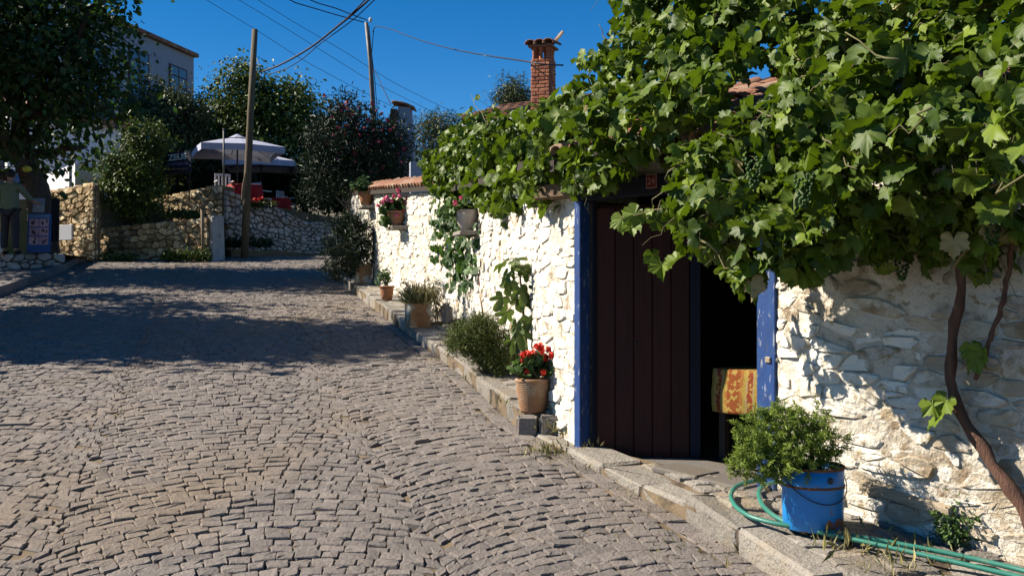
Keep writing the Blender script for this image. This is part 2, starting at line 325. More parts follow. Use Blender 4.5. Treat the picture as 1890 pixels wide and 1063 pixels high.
# ------------------------------------------------------------------ generators
class Path:
    def __init__(s, pts):
        s.p = np.asarray(pts, float)[:, :2]; d = np.diff(s.p, axis=0); l = np.linalg.norm(d, axis=1)
        s.s = np.concatenate([[0], np.cumsum(l)]); s.len = s.s[-1]; sn = np.stack([-d[:, 1], d[:, 0]], 1) / l[:, None]
        vn = np.concatenate([sn[:1], sn[:-1] + sn[1:], sn[-1:]]); s.vn = unit(vn); s.dirs = d / l[:, None]
    def at(s, q):
        q = np.asarray(q, float); return np.stack([np.interp(q, s.s, s.p[:, 0]), np.interp(q, s.s, s.p[:, 1])], -1)
    def nrm(s, q):
        q = np.asarray(q, float); return unit(np.stack([np.interp(q, s.s, s.vn[:, 0]), np.interp(q, s.s, s.vn[:, 1])], -1))
    def s_at_u(s, u):
        q = np.linspace(0, s.len, 4000); a = s.at(q); uu = CU + F * a[:, 0] / a[:, 1]; return float(q[np.argmin(abs(uu - u))])

def clip_poly(poly, a, b):                     # keep the side of the bisector nearer to a
    m = (a + b) / 2; n = b - a; out = []
    d = [(p - m) @ n for p in poly]
    for i in range(len(poly)):
        j = (i + 1) % len(poly)
        if d[i] <= 0: out.append(poly[i])
        if d[i] * d[j] < 0: t = d[i] / (d[i] - d[j]); out.append(poly[i] + t * (poly[j] - poly[i]))
    return out
def cells(w, h, cw, ch, seed, drop=.15, jit=.42, split=.0, jy=.62):
    g = np.random.default_rng(seed); k = cw / ch; pts = []; hh = h * k; ny = max(1, round(h / ch)); nx = max(1, round(w / cw))
    for j in range(ny):
        for i in range(nx + 1):
            if g.random() < drop: continue
            x = (i + .5 * (j % 2)) * w / nx + g.uniform(-jit, jit) * cw; y = (j + .5) * hh / ny + g.uniform(-jit, jit) * cw * jy
            pts.append((x, y))
            if g.random() < split: pts.append((x + g.uniform(-.5, .5) * cw, y + g.uniform(-.5, .5) * cw))
    pts = np.array(pts); out = []
    for i, p in enumerate(pts):
        poly = [np.array(q, float) for q in ((0, 0), (w, 0), (w, hh), (0, hh))]
        for j in np.argsort(((pts - p) ** 2).sum(1))[1:18]:
            poly = clip_poly(poly, p, pts[j])
            if len(poly) < 3: break
        if len(poly) >= 3:
            q = np.array(poly); q[:, 1] /= k; out.append(q)
    return out
def stone_piece(poly, g, gap, depth, fmap, back=-.02):
    c = poly.mean(0); d = poly - c; r = np.linalg.norm(d, axis=1, keepdims=True); rm = r.mean()
    if rm < gap * 2.2: return None
    q = c + d * np.maximum(0.35, 1 - gap / np.maximum(r, 1e-4))
    m = len(q); o = []
    for i in range(m):
        a, b = q[i - 1], q[(i + 1) % m]; k1, k2 = g.uniform(.12, .32, 2)
        o.append(q[i] + (a - q[i]) * k1); o.append(q[i] + (b - q[i]) * k2)
    o = np.array(o)
    # merge very short edges
    keep = [i for i in range(len(o)) if np.linalg.norm(o[i] - o[i - 1]) > .06 * rm]
    if len(keep) < 5: return None
    o = o[keep]; c = o.mean(0); n = len(o); dp = depth * g.uniform(.45, 1.25); tl = g.uniform(-.25, .25, 2)
    V = []
    for sc_, dd in ((1.0, None), (.965, .72), (.86, 1.0)):
        ring = c + (o - c) * sc_ + (g.normal(0, .02, (n, 2)) * rm if dd else 0)
        z = np.full(n, back) if dd is None else dp * (dd + g.uniform(-.16, .16, n) + ((ring - c) / max(rm, 1e-3)) @ tl * .5)
        V.append(np.column_stack([ring, z]))
    V.append(np.array([[c[0], c[1], dp * g.uniform(.95, 1.1)]])); V = np.concatenate(V)
    f = []
    for r_ in range(2):
        for i in range(n): f.append([r_ * n + i, r_ * n + (i + 1) % n, (r_ + 1) * n + (i + 1) % n, (r_ + 1) * n + i])
    f += [[2 * n + i, 2 * n + (i + 1) % n, 3 * n] for i in range(n)]
    return fmap(V), f
def wall_map(path, s0, s1, zb, zt, H):
    def fm(V):
        # local x runs right-to-left when the outward normal faces the viewer, so mirror is handled by recalculating winding
        s = s0 + np.clip(V[:, 0], 0, s1 - s0); p = path.at(s); n = path.nrm(s); z = zb(s) + V[:, 1] / H * (zt(s) - zb(s))
        return np.column_stack([p + n * V[:, 2:3], z])
    return fm
def rubble(parent, path, s0, s1, zb, zt, cw, ch, mat, seed, gap=.012, depth=.05, limit=300, name='stone', drop=.15, split=.12, holes=None, score=None, restname='far_stones', smooth=True):
    ss = np.linspace(s0, s1, 20); H = float((zt(ss) - zb(ss)).mean()); g = np.random.default_rng(seed + 1)
    fm = wall_map(path, s0, s1, zb, zt, H); got = []
    for poly in cells(s1 - s0, H, cw, ch, seed, drop=drop, split=split):
        c = poly.mean(0)
        if holes and holes(s0 + c[0], c[1] / H): continue
        r = stone_piece(poly, g, gap, depth, fm)
        if r is None: continue
        v, f = r; cc = v.mean(0); d = path.nrm(s0 + c[0]); cosv = max(.12, abs(float(d @ unit(-cc[:2]))))
        area = np.ptp(poly[:, 0]) * np.ptp(poly[:, 1]) * cosv / (cc[1] ** 2)
        got.append((area, v, [q[::-1] for q in f]))
    got.sort(key=lambda q: -q[0]); n = 0; rest = MB()
    for a, v, f in got:
        t = g.random()
        if n < limit: mesh_obj(name, v, f, mat if not callable(mat) else mat(v, g), parent, t, smooth); n += 1
        else: rest.add(v, f, t)
    if rest.n: rest.build(restname, mat if not callable(mat) else 'whitewash', parent, smooth, kind='stuff')
    return n
def wall_slab(parent, name, path, s0, s1, zb, zt, mat, thick=.45, d=0.0, step=.3):
    q = np.linspace(s0, s1, max(2, int((s1 - s0) / step) + 1)); p = path.at(q); n = path.nrm(q); v = []; f = []
    for i in range(len(q)):
        a = p[i] + n[i] * d; b = p[i] - n[i] * thick; z0, z1 = float(zb(q[i])), float(zt(q[i]))
        v += [(*a, z0), (*a, z1), (*b, z1), (*b, z0)]
    for i in range(len(q) - 1):
        k = i * 4
        for j in range(4): f.append([k + j, k + (j + 1) % 4, k + 4 + (j + 1) % 4, k + 4 + j])
    f += [[0, 3, 2, 1], [len(v) - 4, len(v) - 3, len(v) - 2, len(v) - 1]]
    return mesh_obj(name, v, f, mat, parent)

from mathutils import noise as mnoise
def plaster_front(parent, name, path, s0, s1, zb, zt, mat, d, amp, step=.06, seed=0.0):
    ns = max(2, int((s1 - s0) / step)); q = np.linspace(s0, s1, ns + 1); H = float(np.max(zt(q) - zb(q))); nz = max(2, int(H / step)); p = path.at(q); n = path.nrm(q); v = []; f = []
    for i in range(ns + 1):
        a, b = float(zb(q[i])), float(zt(q[i]))
        for j in range(nz + 1):
            z = a + (b - a) * j / nz; w = mnoise.noise(Vector((q[i] * 4.5 + seed, z * 7.5, 0))) * .65 + mnoise.noise(Vector((q[i] * 13 + seed, z * 17, 5))) * .35
            v.append((*(p[i] + n[i] * (d + amp * w)), z))
    for i in range(ns):
        for j in range(nz): k = i * (nz + 1) + j; f.append([k, k + 1, k + nz + 2, k + nz + 1])
    return mesh_obj(name, v, f, mat, parent, None, True)
FT8 = [[i, (i + 1) % 8, 8 + (i + 1) % 8, 8 + i] for i in range(8)] + [[8 + i, 8 + (i + 1) % 8, 16 + (i + 1) % 8, 16 + i] for i in range(8)] + [[16 + i, 16 + (i + 1) % 8, 24] for i in range(8)]
def slabs(cor, zf, gap, hvar, depth, g, dome=.006, edge=.016, tilt=.02):
    """cor (N,4,2) counter-clockwise plan corners -> (N,25,3): stone blocks with worn edges"""
    N = len(cor); c = cor.mean(1, keepdims=True); d = cor - c; r = np.linalg.norm(d, axis=2, keepdims=True)
    q = c + d * np.maximum(.3, 1 - gap * g.uniform(.5, 1.6, (N, 1, 1)) / r)
    ring = np.empty((N, 8, 2))
    for i in range(4):
        a, b = q[:, i - 1], q[:, (i + 1) % 4]; k1 = g.uniform(.03, .16, (N, 1)); k2 = g.uniform(.03, .16, (N, 1))
        ring[:, 2 * i] = q[:, i] + (a - q[:, i]) * k1; ring[:, 2 * i + 1] = q[:, i] + (b - q[:, i]) * k2
    rr = np.linalg.norm(ring - c, axis=2, keepdims=True); top = c + (ring - c) * np.maximum(.3, 1 - edge / rr)
    h = g.normal(0, hvar, (N, 1)); tl = g.normal(0, tilt, (N, 1, 2))
    def zz(p, dz): return zf(p[..., 0], p[..., 1]) + h + ((p - c) * tl).sum(2) + dz
    V = np.empty((N, 25, 3)); V[:, 0:8, :2] = ring; V[:, 0:8, 2] = zz(ring, -depth)
    V[:, 8:16, :2] = ring; V[:, 8:16, 2] = zz(ring, -edge * .7 + g.normal(0, .002, (N, 8)))
    V[:, 16:24, :2] = top; V[:, 16:24, 2] = zz(top, g.normal(0, .0026, (N, 8)))
    V[:, 24, :2] = c[:, 0]; V[:, 24, 2] = zz(c, dome * g.uniform(-.3, 1., (N, 1)))[:, 0]
    return V
def joined(V, FT):
    N, k = V.shape[:2]; f = []
    for a in (3, 4):
        ft = np.array([q for q in FT if len(q) == a]); f += (ft[None] + (np.arange(N) * k)[:, None, None]).reshape(-1, a).tolist()
    return V.reshape(-1, 3), f

# leaf templates: x across, y towards the tip, z along the leaf normal
def leaf_polar(ang, rad, droop=.25, fold=.10, lob=(), vf=0., wv=.05):
    pts = [(0., 0., 0.)]; an = [-a for a in ang[:0:-1]] + list(ang); rd = list(rad[:0:-1]) + list(rad)
    for a, r in zip(an, rd):
        t = math.radians(a); x, y = r * math.sin(t), r * math.cos(t)
        near = min((abs(abs(a) - q) for q in lob), default=99); z = -droop * r * r * (1 if y > -.1 else .4) + (fold * r if near > 12 else -fold * .25 * r) + vf * abs(x) + wv * math.sin(5 * x + 3.1 * y + 9 * vf)
        pts.append((x, y, z))
    n = len(pts) - 1
    tt = np.array([.16] + [(.14 if min((abs(abs(a) - q) for q in lob), default=99) < 7 else -.08) for a in an])
    return np.array(pts), np.array([[0, i + 2, i + 1] for i in range(n - 1)]), tt
GRAPE = [leaf_polar((0, 9, 18, 28, 37, 46, 56, 66, 76, 86, 98, 110, 124, 140, 158, 172),
                    (1., .82, .84, .66, .78, .74, .92, .76, .78, .62, .70, .72, .66, .60, .52, .14), dr, fo, (0, 56, 110), vf, wv) for dr, fo, vf, wv in ((.20, .04, .15, .06), (.45, .07, .45, .08), (.05, .05, -.25, .09), (.6, .03, .1, .10), (.3, .06, .8, .06), (.15, .04, -.5, .12), (-.25, .05, .3, .08))]
FIG = [leaf_polar((0, 12, 22, 32, 44, 54, 66, 78, 92, 110, 130, 150, 172), (1., .93, .8, .45, .72, .85, .78, .5, .55, .62, .52, .42, .1), dr, .08, (0, 54, 110)) for dr in (.3, .5)]
ROUND = [leaf_polar((0, 30, 60, 90, 120, 150, 175), (.9, .85, .9, .8, .75, .6, .15), .3, .08, (0, 60, 120))]
LEAF4 = [(np.array([(0, 0, 0), (.32, .45, .08), (0, 1, -.1), (-.32, .45, .08)]), np.array([[0, 1, 2], [0, 2, 3]]))]
LEAF6 = [(np.array([(0, 0, 0), (.30, .3, .07), (.28, .65, .03), (0, 1, -.14), (-.28, .65, .03), (-.30, .3, .07)]), np.array([[0, 1, 2], [0, 2, 3], [0, 3, 4], [0, 4, 5]]))]
LANCE = [(np.array([(0, 0, 0), (.11, .45, .03), (0, 1, -.12), (-.11, .45, .03)]), np.array([[0, 1, 2], [0, 2, 3]]))]
BLADE = [(np.array([(-.035, 0, 0), (.035, 0, 0), (.025, .55, .06), (-.025, .55, .06), (0, 1, -.1)]), np.array([[0, 1, 2], [0, 2, 3], [3, 2, 4]]))]
def leaf_arr(tpl, pos, nrm, tip, size):
    n = unit(nrm); d = tip - (tip * n).sum(1, keepdims=True) * n; d = unit(d); s = np.cross(d, n)
    T = tpl[0]; sz = np.asarray(size)[:, None, None]
    return pos[:, None, :] + sz * (T[None, :, 0:1] * s[:, None] + T[None, :, 1:2] * d[:, None] + T[None, :, 2:3] * n[:, None])
def leaves_mesh(name, mat, tpls, pos, nrm, tip, size, tint, parent=None, kind='stuff'):
    N = len(pos); pick = rng.integers(0, len(tpls), N); V = []; Fc = []; T = []; off = 0
    for k, tp in enumerate(tpls):
        m = pick == k
        if not m.any(): continue
        a = leaf_arr(tp, pos[m], nrm[m], tip[m], size[m]); c = a.shape[1]; nn = a.shape[0]
        V.append(a.reshape(-1, 3)); Fc.append((tp[1][None] + off + (np.arange(nn) * c)[:, None, None]).reshape(-1, 3)); T.append(np.clip(np.repeat(tint[m], c) + (np.tile(tp[2], nn) if len(tp) > 2 else 0), 0, 1)); off += nn * c
    o = mesh_obj(name, np.concatenate(V), np.concatenate(Fc), mat, parent, np.concatenate(T), len(tpls[0][0]) > 8)
    if kind: o['kind'] = kind
    return o
SUNV = np.array([-math.cos(math.radians(SUN_EL)) * math.cos(math.radians(SUN_TH)), -math.cos(math.radians(SUN_EL)) * math.sin(math.radians(SUN_TH)), math.sin(math.radians(SUN_EL))])
def crown_points(ells, nclump, per, sig, g, shell=.35, flat=.7):
    """clumps of leaves on and in a union of ellipsoids (centre, radii)"""
    w = np.array([e[1][0] * e[1][1] * e[1][2] for e in ells]) ** .72; w = w / w.sum(); C = []; O = []
    k = g.choice(len(ells), nclump, p=w)
    d = unit(g.normal(size=(nclump, 3))); r = g.random(nclump) ** shell; r = r * (1 + g.normal(0, .08, nclump))
    cen = np.array([e[0] for e in ells])[k]; rad = np.array([e[1] for e in ells])[k]
    cc = cen + d * rad * r[:, None]
    sg = sig * g.uniform(.6, 1.5, nclump)
    pos = np.repeat(cc, per, 0) + g.normal(size=(nclump * per, 3)) * np.repeat(sg, per)[:, None] * np.array([1, 1, flat])
    out = np.repeat(d, per, 0)
    return pos, out, cc
def foliage(name, mat, ells, nclump, per, sig, size, parent, g, tpl=LEAF4, shell=.35, flat=.7, droop=.3, upn=.6, kind='stuff', tb=0.5):
    pos, out, cc = crown_points(ells, nclump, per, sig, g, shell, flat); N = len(pos)
    nrm = out * .5 + np.array([0, 0, upn]) + g.normal(size=(N, 3)) * .55
    tip = out * .6 + np.array([0, 0, -droop]) + g.normal(size=(N, 3)) * .6
    tint = np.clip(np.repeat(g.normal(tb, .22, nclump), per) + g.normal(0, .15, N), 0, 1)
    o = leaves_mesh(name, mat, tpl, pos, nrm, tip, size * g.uniform(.6, 1.3, N), tint, parent, kind)
    return o, cc
def wobble(a, b, n, amp, g):
    a, b = np.asarray(a, float), np.asarray(b, float); t = np.linspace(0, 1, n)[:, None]
    return a + (b - a) * t + np.vstack([np.zeros(3), g.normal(0, amp, (n - 2, 3)), np.zeros(3)]) if n > 2 else np.stack([a, b])
def tree(name, label, base, ells, mat, nclump, per, sig, size, seed, trunk_r, limbs=8, group=None, tpl=LEAF4, shell=.35, bark='bark', top=None, upn=.6, flat=.7, droop=.3, cat='tree', tb=.5, stem='trunk'):
    g = np.random.default_rng(seed); t = thing(name, label, cat, base, group)
    _, cc = foliage('crown', mat, ells, nclump, per, sig, size, t, g, tpl, shell, flat, droop, upn, tb=tb)
    base = np.asarray(base, float); top = np.asarray(top if top is not None else np.array(ells[0][0]) - np.array([0, 0, ells[0][1][2] * .3]), float)
    tr = wobble(base - [0, 0, .15], top, 6, trunk_r * .35, g); b = MB(); b.tube(tr, np.linspace(trunk_r * 1.15, trunk_r * .45, 6), 9); b.build(stem, bark, t, True)
    for c in cc[:: max(1, len(cc) // max(limbs, 1))][:limbs]:
        k = g.integers(2, 5); m = MB(); m.tube(wobble(tr[k], c, 5, trunk_r * .4, g), np.linspace(trunk_r * .42, trunk_r * .1, 5), 6); m.build('limb', bark, t, True)
    return t

# ------------------------------------------------------------------ the ground
def build_ground():
    xs = np.concatenate([np.linspace(-400, -40, 10), np.linspace(-36, 36, 25), np.linspace(40, 400, 10)]); ys = np.concatenate([np.linspace(-40, 60, 51), np.linspace(70, 600, 20)])
    v = []; f = []
    for y in ys:
        for x in xs: v.append((x, y, float(gz(y)) - .07 + (R.uniform(-.2, .6) if y > 60 else 0)))
    nx = len(xs)
    for j in range(len(ys) - 1):
        for i in range(nx - 1): k = j * nx + i; f.append([k, k + 1, k + nx + 1, k + nx])
    tag(mesh_obj('ground', v, f, 'earth', org=(0, 0, 0)), kind='structure')
build_ground()

KERB = np.array([(1.75, 3.0), (1.40, 4.2), (1.252, 4.79), (.978, 5.58), (0.0, 7.90), (-.511, 9.98), (-1.563, 13.48), (-3.07, 18.6), (-3.85, 21.2)])
def kx(y): return np.interp(y, KERB[:, 1], KERB[:, 0])
LEFT = np.array([(-6.0, 3.0), (-7.4, 11.0), (-8.78, 17.2), (-9.75, 21.6), (-10.6, 24.5), (-10.6, 28.0)])
def lx(y): return np.interp(y, LEFT[:, 1], LEFT[:, 0])
def po(y):          # height of the pavement above the road plane
    return np.interp(y, [3, 5.62, 5.64, 7.60, 7.601, 9., 12.85, 12.851, 30], [.13, .12, .075, .008, .15, .12, .105, .15, .13])
ROADZ = lambda x, y: 0.1 * y - 0.00035 * (x + 3.0) ** 2 * 0
def build_road():
    g = np.random.default_rng(5)
    q = np.linspace(2.5, 30, 56); v = []; f = []
    for y in q:
        xr = kx(y) + .1 if y < 21.2 else kx(21.2) + (y - 21.2) * 1.2 + .1
        for t in np.linspace(0, 1, 7): v.append((lx(y) - .1 + (xr - lx(y) + .1) * t, y, float(gz(y)) - .0135))
    for j in range(len(q) - 1):
        for i in range(6): k = j * 7 + i; f.append([k, k + 1, k + 8, k + 7])
    road = tag(mesh_obj('road', v, f, 'joint_sand', org=(0, 0, 0)), kind='structure')
    ax = unit(np.array([1, .3])); ay = np.array([-ax[1], ax[0]])
    W, s, th = 1.9, .101, math.radians(40); Rr = W / (2 * math.sin(th)); cor = []
    qs = np.concatenate([[0], np.cumsum(g.uniform(.082, .122, 340))]) - 5 * s
    bo = g.uniform(-.075, .075, (12, 330)) + .05 * np.sin(np.arange(330) * .9 + np.arange(12)[:, None])
    for k in range(-7, 3):
        pc = 2.036 + k * W
        for n in range(-5, 320):
            q0 = qs[n + 5]; sr = qs[n + 6] - q0; nst = int(g.integers(16, 21)); off = g.uniform(-.5, .5)
            xl, xr = -W / 2 + bo[k + 7, n + 5], W / 2 + bo[k + 8, n + 5]
            a = np.linspace(math.asin(xl / Rr), math.asin(xr / Rr), nst + 1); da = a[1] - a[0]
            a[1:-1] += (off + g.uniform(-.22, .22, nst - 1)) * da * .8
            if g.random() < .5: a = np.delete(a, g.integers(2, nst - 1))
            side = a * np.clip(1 - (abs(a) / th) ** 3, 0, 1) * .9
            wav = .012 * np.sin(n * .7 + a * 5) + g.normal(0, .005, len(a))
            inn = np.stack([Rr * np.sin(a), Rr * np.cos(a) + q0], 1); inn[:, 1] += wav
            
            outp = inn + np.stack([np.sin(side), np.cos(side)], 1) * (sr * np.cos(a) / np.maximum(np.cos(a - side), .5))[:, None]
            outp[:, 0] = np.clip(outp[:, 0], xl, xr)
            P4 = np.stack([inn[:-1], inn[1:], outp[1:], outp[:-1]], 1); P4[..., 0] += pc
            w = P4[..., 0:1] * ax + P4[..., 1:2] * ay; c = w.mean(1)
            ok = (c[:, 1] > 3.9) & (c[:, 1] < 27.6) & (c[:, 0] > -.53 * c[:, 1] - 1.3)
            if ok.any(): cor.append(w[ok])
    cor = np.concatenate(cor)
    lim = kx(cor[..., 1]) - .15; lim = np.where(cor[..., 1] > 21.2, kx(21.2) + (cor[..., 1] - 21.2) * 1.2, lim)
    over = cor[..., 0] > lim; cor[..., 0] = np.minimum(cor[..., 0], lim); cor[..., 0] = np.maximum(cor[..., 0], lx(cor[..., 1]) + .02)
    def area(p): x, y = p[..., 0], p[..., 1]; return .5 * abs((x * np.roll(y, -1, 1) - np.roll(x, -1, 1) * y).sum(1))
    cor = cor[area(cor) > .004]
    # a single row of setts laid along the kerb
    row = []; y = 4.0
    while y < 21:
        l = g.uniform(.12, .2); a, b = y, y + l
        row.append([(kx(a) - .14, a), (kx(a) - .008, a), (kx(b) - .008, b), (kx(b) - .14, b)]); y = b
    cor = np.concatenate([cor, np.array(row)])
    V = slabs(cor, lambda x, y: gz(y), .0042, .0032, .045, g, dome=.004, edge=.0065, tilt=.04); tint = np.clip(g.normal(.5, .22, len(V)), 0, 1)
    c = V[:, 24]; uu = CU + F * c[:, 0] / c[:, 1]; vv = CV + F * (EYE - c[:, 2]) / c[:, 1]
    inside = (uu > 5) & (uu < 1885) & (vv < 1055); key = np.where(inside, c[:, 1], 99); order = np.argsort(key); near = order[:300]; far = order[300:]
    for i in near: mesh_obj('sett', V[i], FT8, 'granite', road, tint[i])
    vj, fj = joined(V[far], FT8)
    o = mesh_obj('sett_field', vj, fj, 'granite', road, np.repeat(tint[far], 25)); o['kind'] = 'stuff'
build_road()

# ------------------------------------------------------------------ the house line on the right of the street
WALL = Path([(4.0, 2.95), (2.38, 4.66), (1.74, 5.42), (1.569, 5.88), (.48, 7.14), (.27, 7.8), (.12, 9.2), (-.6, 12.9), (-2.05, 16.7), (-3.2, 20.2)])
SJR, SJL = WALL.s[3], WALL.s[4]
ED = np.append(unit(np.array([1.569 - .48, 5.88 - 7.14])), 0.)          # along the door wall, towards the near end
ND = np.array([ED[1], -ED[0], 0.]); ND = ND if ND[1] < 0 else -ND         # out towards the street
JL, JR = np.array([.48, 7.14, 0]), np.array([1.569, 5.88, 0])
wy = lambda s: WALL.at(s)[..., 1]
wz0 = lambda s: 0.1 * wy(s) - .15
def weave(s):       # height of the eaves
    y = wy(s); return np.interp(y, [3, 5, 7.2, 12.9, 16.7, 20.2], [2.58, 2.66, 2.76, 3.12, 3.42, 3.72])
def inner_x(y):     # wall face at depth y
    q = np.linspace(0, WALL.len, 800); a = WALL.at(q); return np.interp(y, a[:, 1], a[:, 0])

def build_pavement():
    g = np.random.default_rng(9)
    q = np.concatenate([np.linspace(3.0, 5.63, 14), np.linspace(5.64, 7.600, 12), np.linspace(7.6012, 12.85, 24), np.linspace(12.8512, 21., 24)]); v = []; f = []
    for y in q:
        x0, x1 = kx(y) + .01, inner_x(min(y, 20.1)) + .1; z = .1 * y + po(y) - .02
        v += [(x0, y, z), (x1, y, z), (x0, y, z - .25)]
    for j in range(len(q) - 1):
        k = j * 3; f += [[k, k + 1, k + 4, k + 3], [k + 2, k, k + 3, k + 5]]
    pav = tag(mesh_obj('pavement', v, f, 'joint_sand', org=(0, 0, 0)), kind='structure')
    # kerb stones
    y = 3.2
    while y < 20.8:
        l = g.uniform(.42, .72); stop = next((b for b in (5.62, 7.60, 12.85) if y < b - .12 and y + l > b - .15), None)
        y1 = stop if stop else y + l; a, b = np.array([kx(y + .006), y + .006]), np.array([kx(y1 - .006), y1 - .006])
        d = unit(b - a); n = np.array([d[1], -d[0]]); n = n if n[0] > 0 else -n; w = .19 if not 5.63 < y < 7.5 else .31
        off = g.uniform(0, .012); za, zb_ = .1 * a[1] + po(a[1] + .01) + g.normal(0, .006), .1 * b[1] + po(b[1] - .01) + g.normal(0, .006)
        c = np.append((a + b) / 2 + n * (w / 2 + off), (za + zb_) / 2 - .11); ex = np.array([*(b - a), zb_ - za]) / 2
        m = MB(); m.obox(c, ex, np.append(n * w / 2, 0), np.array([0, 0, .11]), g.random(), bev=.016)
        vv = m.v[0]; vv += g.normal(0, .006, vv.shape); m.build('kerb_stone', 'kerb', pav); y = y1
    # paving stones
    cor = []; kinds = []; y = 3.6
    while y < 19.5:
        if y < 5.55: l, wr = g.uniform(.15, .22), (.17, .32)
        elif y < 7.55: l, wr = g.uniform(.10, .15), (.11, .19)
        else: l, wr = g.uniform(.16, .28), (.16, .34)
        for b in (5.63, 7.6, 12.85):
            if y < b - .02 and y + l > b - .04: l = b - y
        y1 = y + l; x = kx((y + y1) / 2) + (.20 if not 5.63 < y < 7.5 else .32); xe = inner_x(min((y + y1) / 2, 20.))
        while x < xe - .01:
            w = g.uniform(*wr); x1 = min(x + w, xe + .03); sl = (kx(y1) - kx(y)); j = g.normal(0, .012, (4, 2))
            cor.append(np.array([(x, y), (x1, y), (x1 + sl, y1), (x + sl, y1)]) + j); x = x1
        y = y1
    cor = np.array(cor); V = slabs(cor, lambda x, y: .1 * y + po(y), .010, .007, .05, g, dome=.008, edge=.014, tilt=.06); c = V[:, 24]
    order = np.argsort(c[:, 1]); t = g.random(len(V))
    for i in order[:300]: mesh_obj('paving_stone', V[i], FT8, 'kerb', pav, t[i])
    if len(order) > 300:
        vj, fj = joined(V[order[300:]], FT8); o = mesh_obj('paving_field', vj, fj, 'kerb', pav, np.repeat(t[order[300:]], 25), True); o['kind'] = 'stuff'
    # slate sill slabs before the door
    for k, (a, b) in enumerate(((.80, 1.16), (1.17, 1.52), (1.53, 1.75))):
        m = MB(); c = JL + ED * (a + b) / 2 + ND * .02; c[2] = .1 * c[1] + po(c[1]) - .006
        m.obox(c, ED * (b - a) / 2 - np.array([0, 0, .02 * (b - a)]), ND * g.uniform(.12, .16), np.array([0, 0, .022]), g.random(), bev=.012)
        m.build('sill_slab', 'slate', pav)
    # blocks closing the raised end of the pavement
    for x0, x1 in ((.03, .2), (.2, .36), (.36, .5)):
        m = MB(); m.box(((x0 + x1) / 2, 7.60 - .045 + g.uniform(-.02, .02), .76 + .05), (x1 - x0 - .008, .12, .17), g.normal(0, .05), g.random(), bev=.02); vv = m.v[0]; vv += g.normal(0, .006, vv.shape); m.build('end_block', 'granite', pav)
build_pavement()
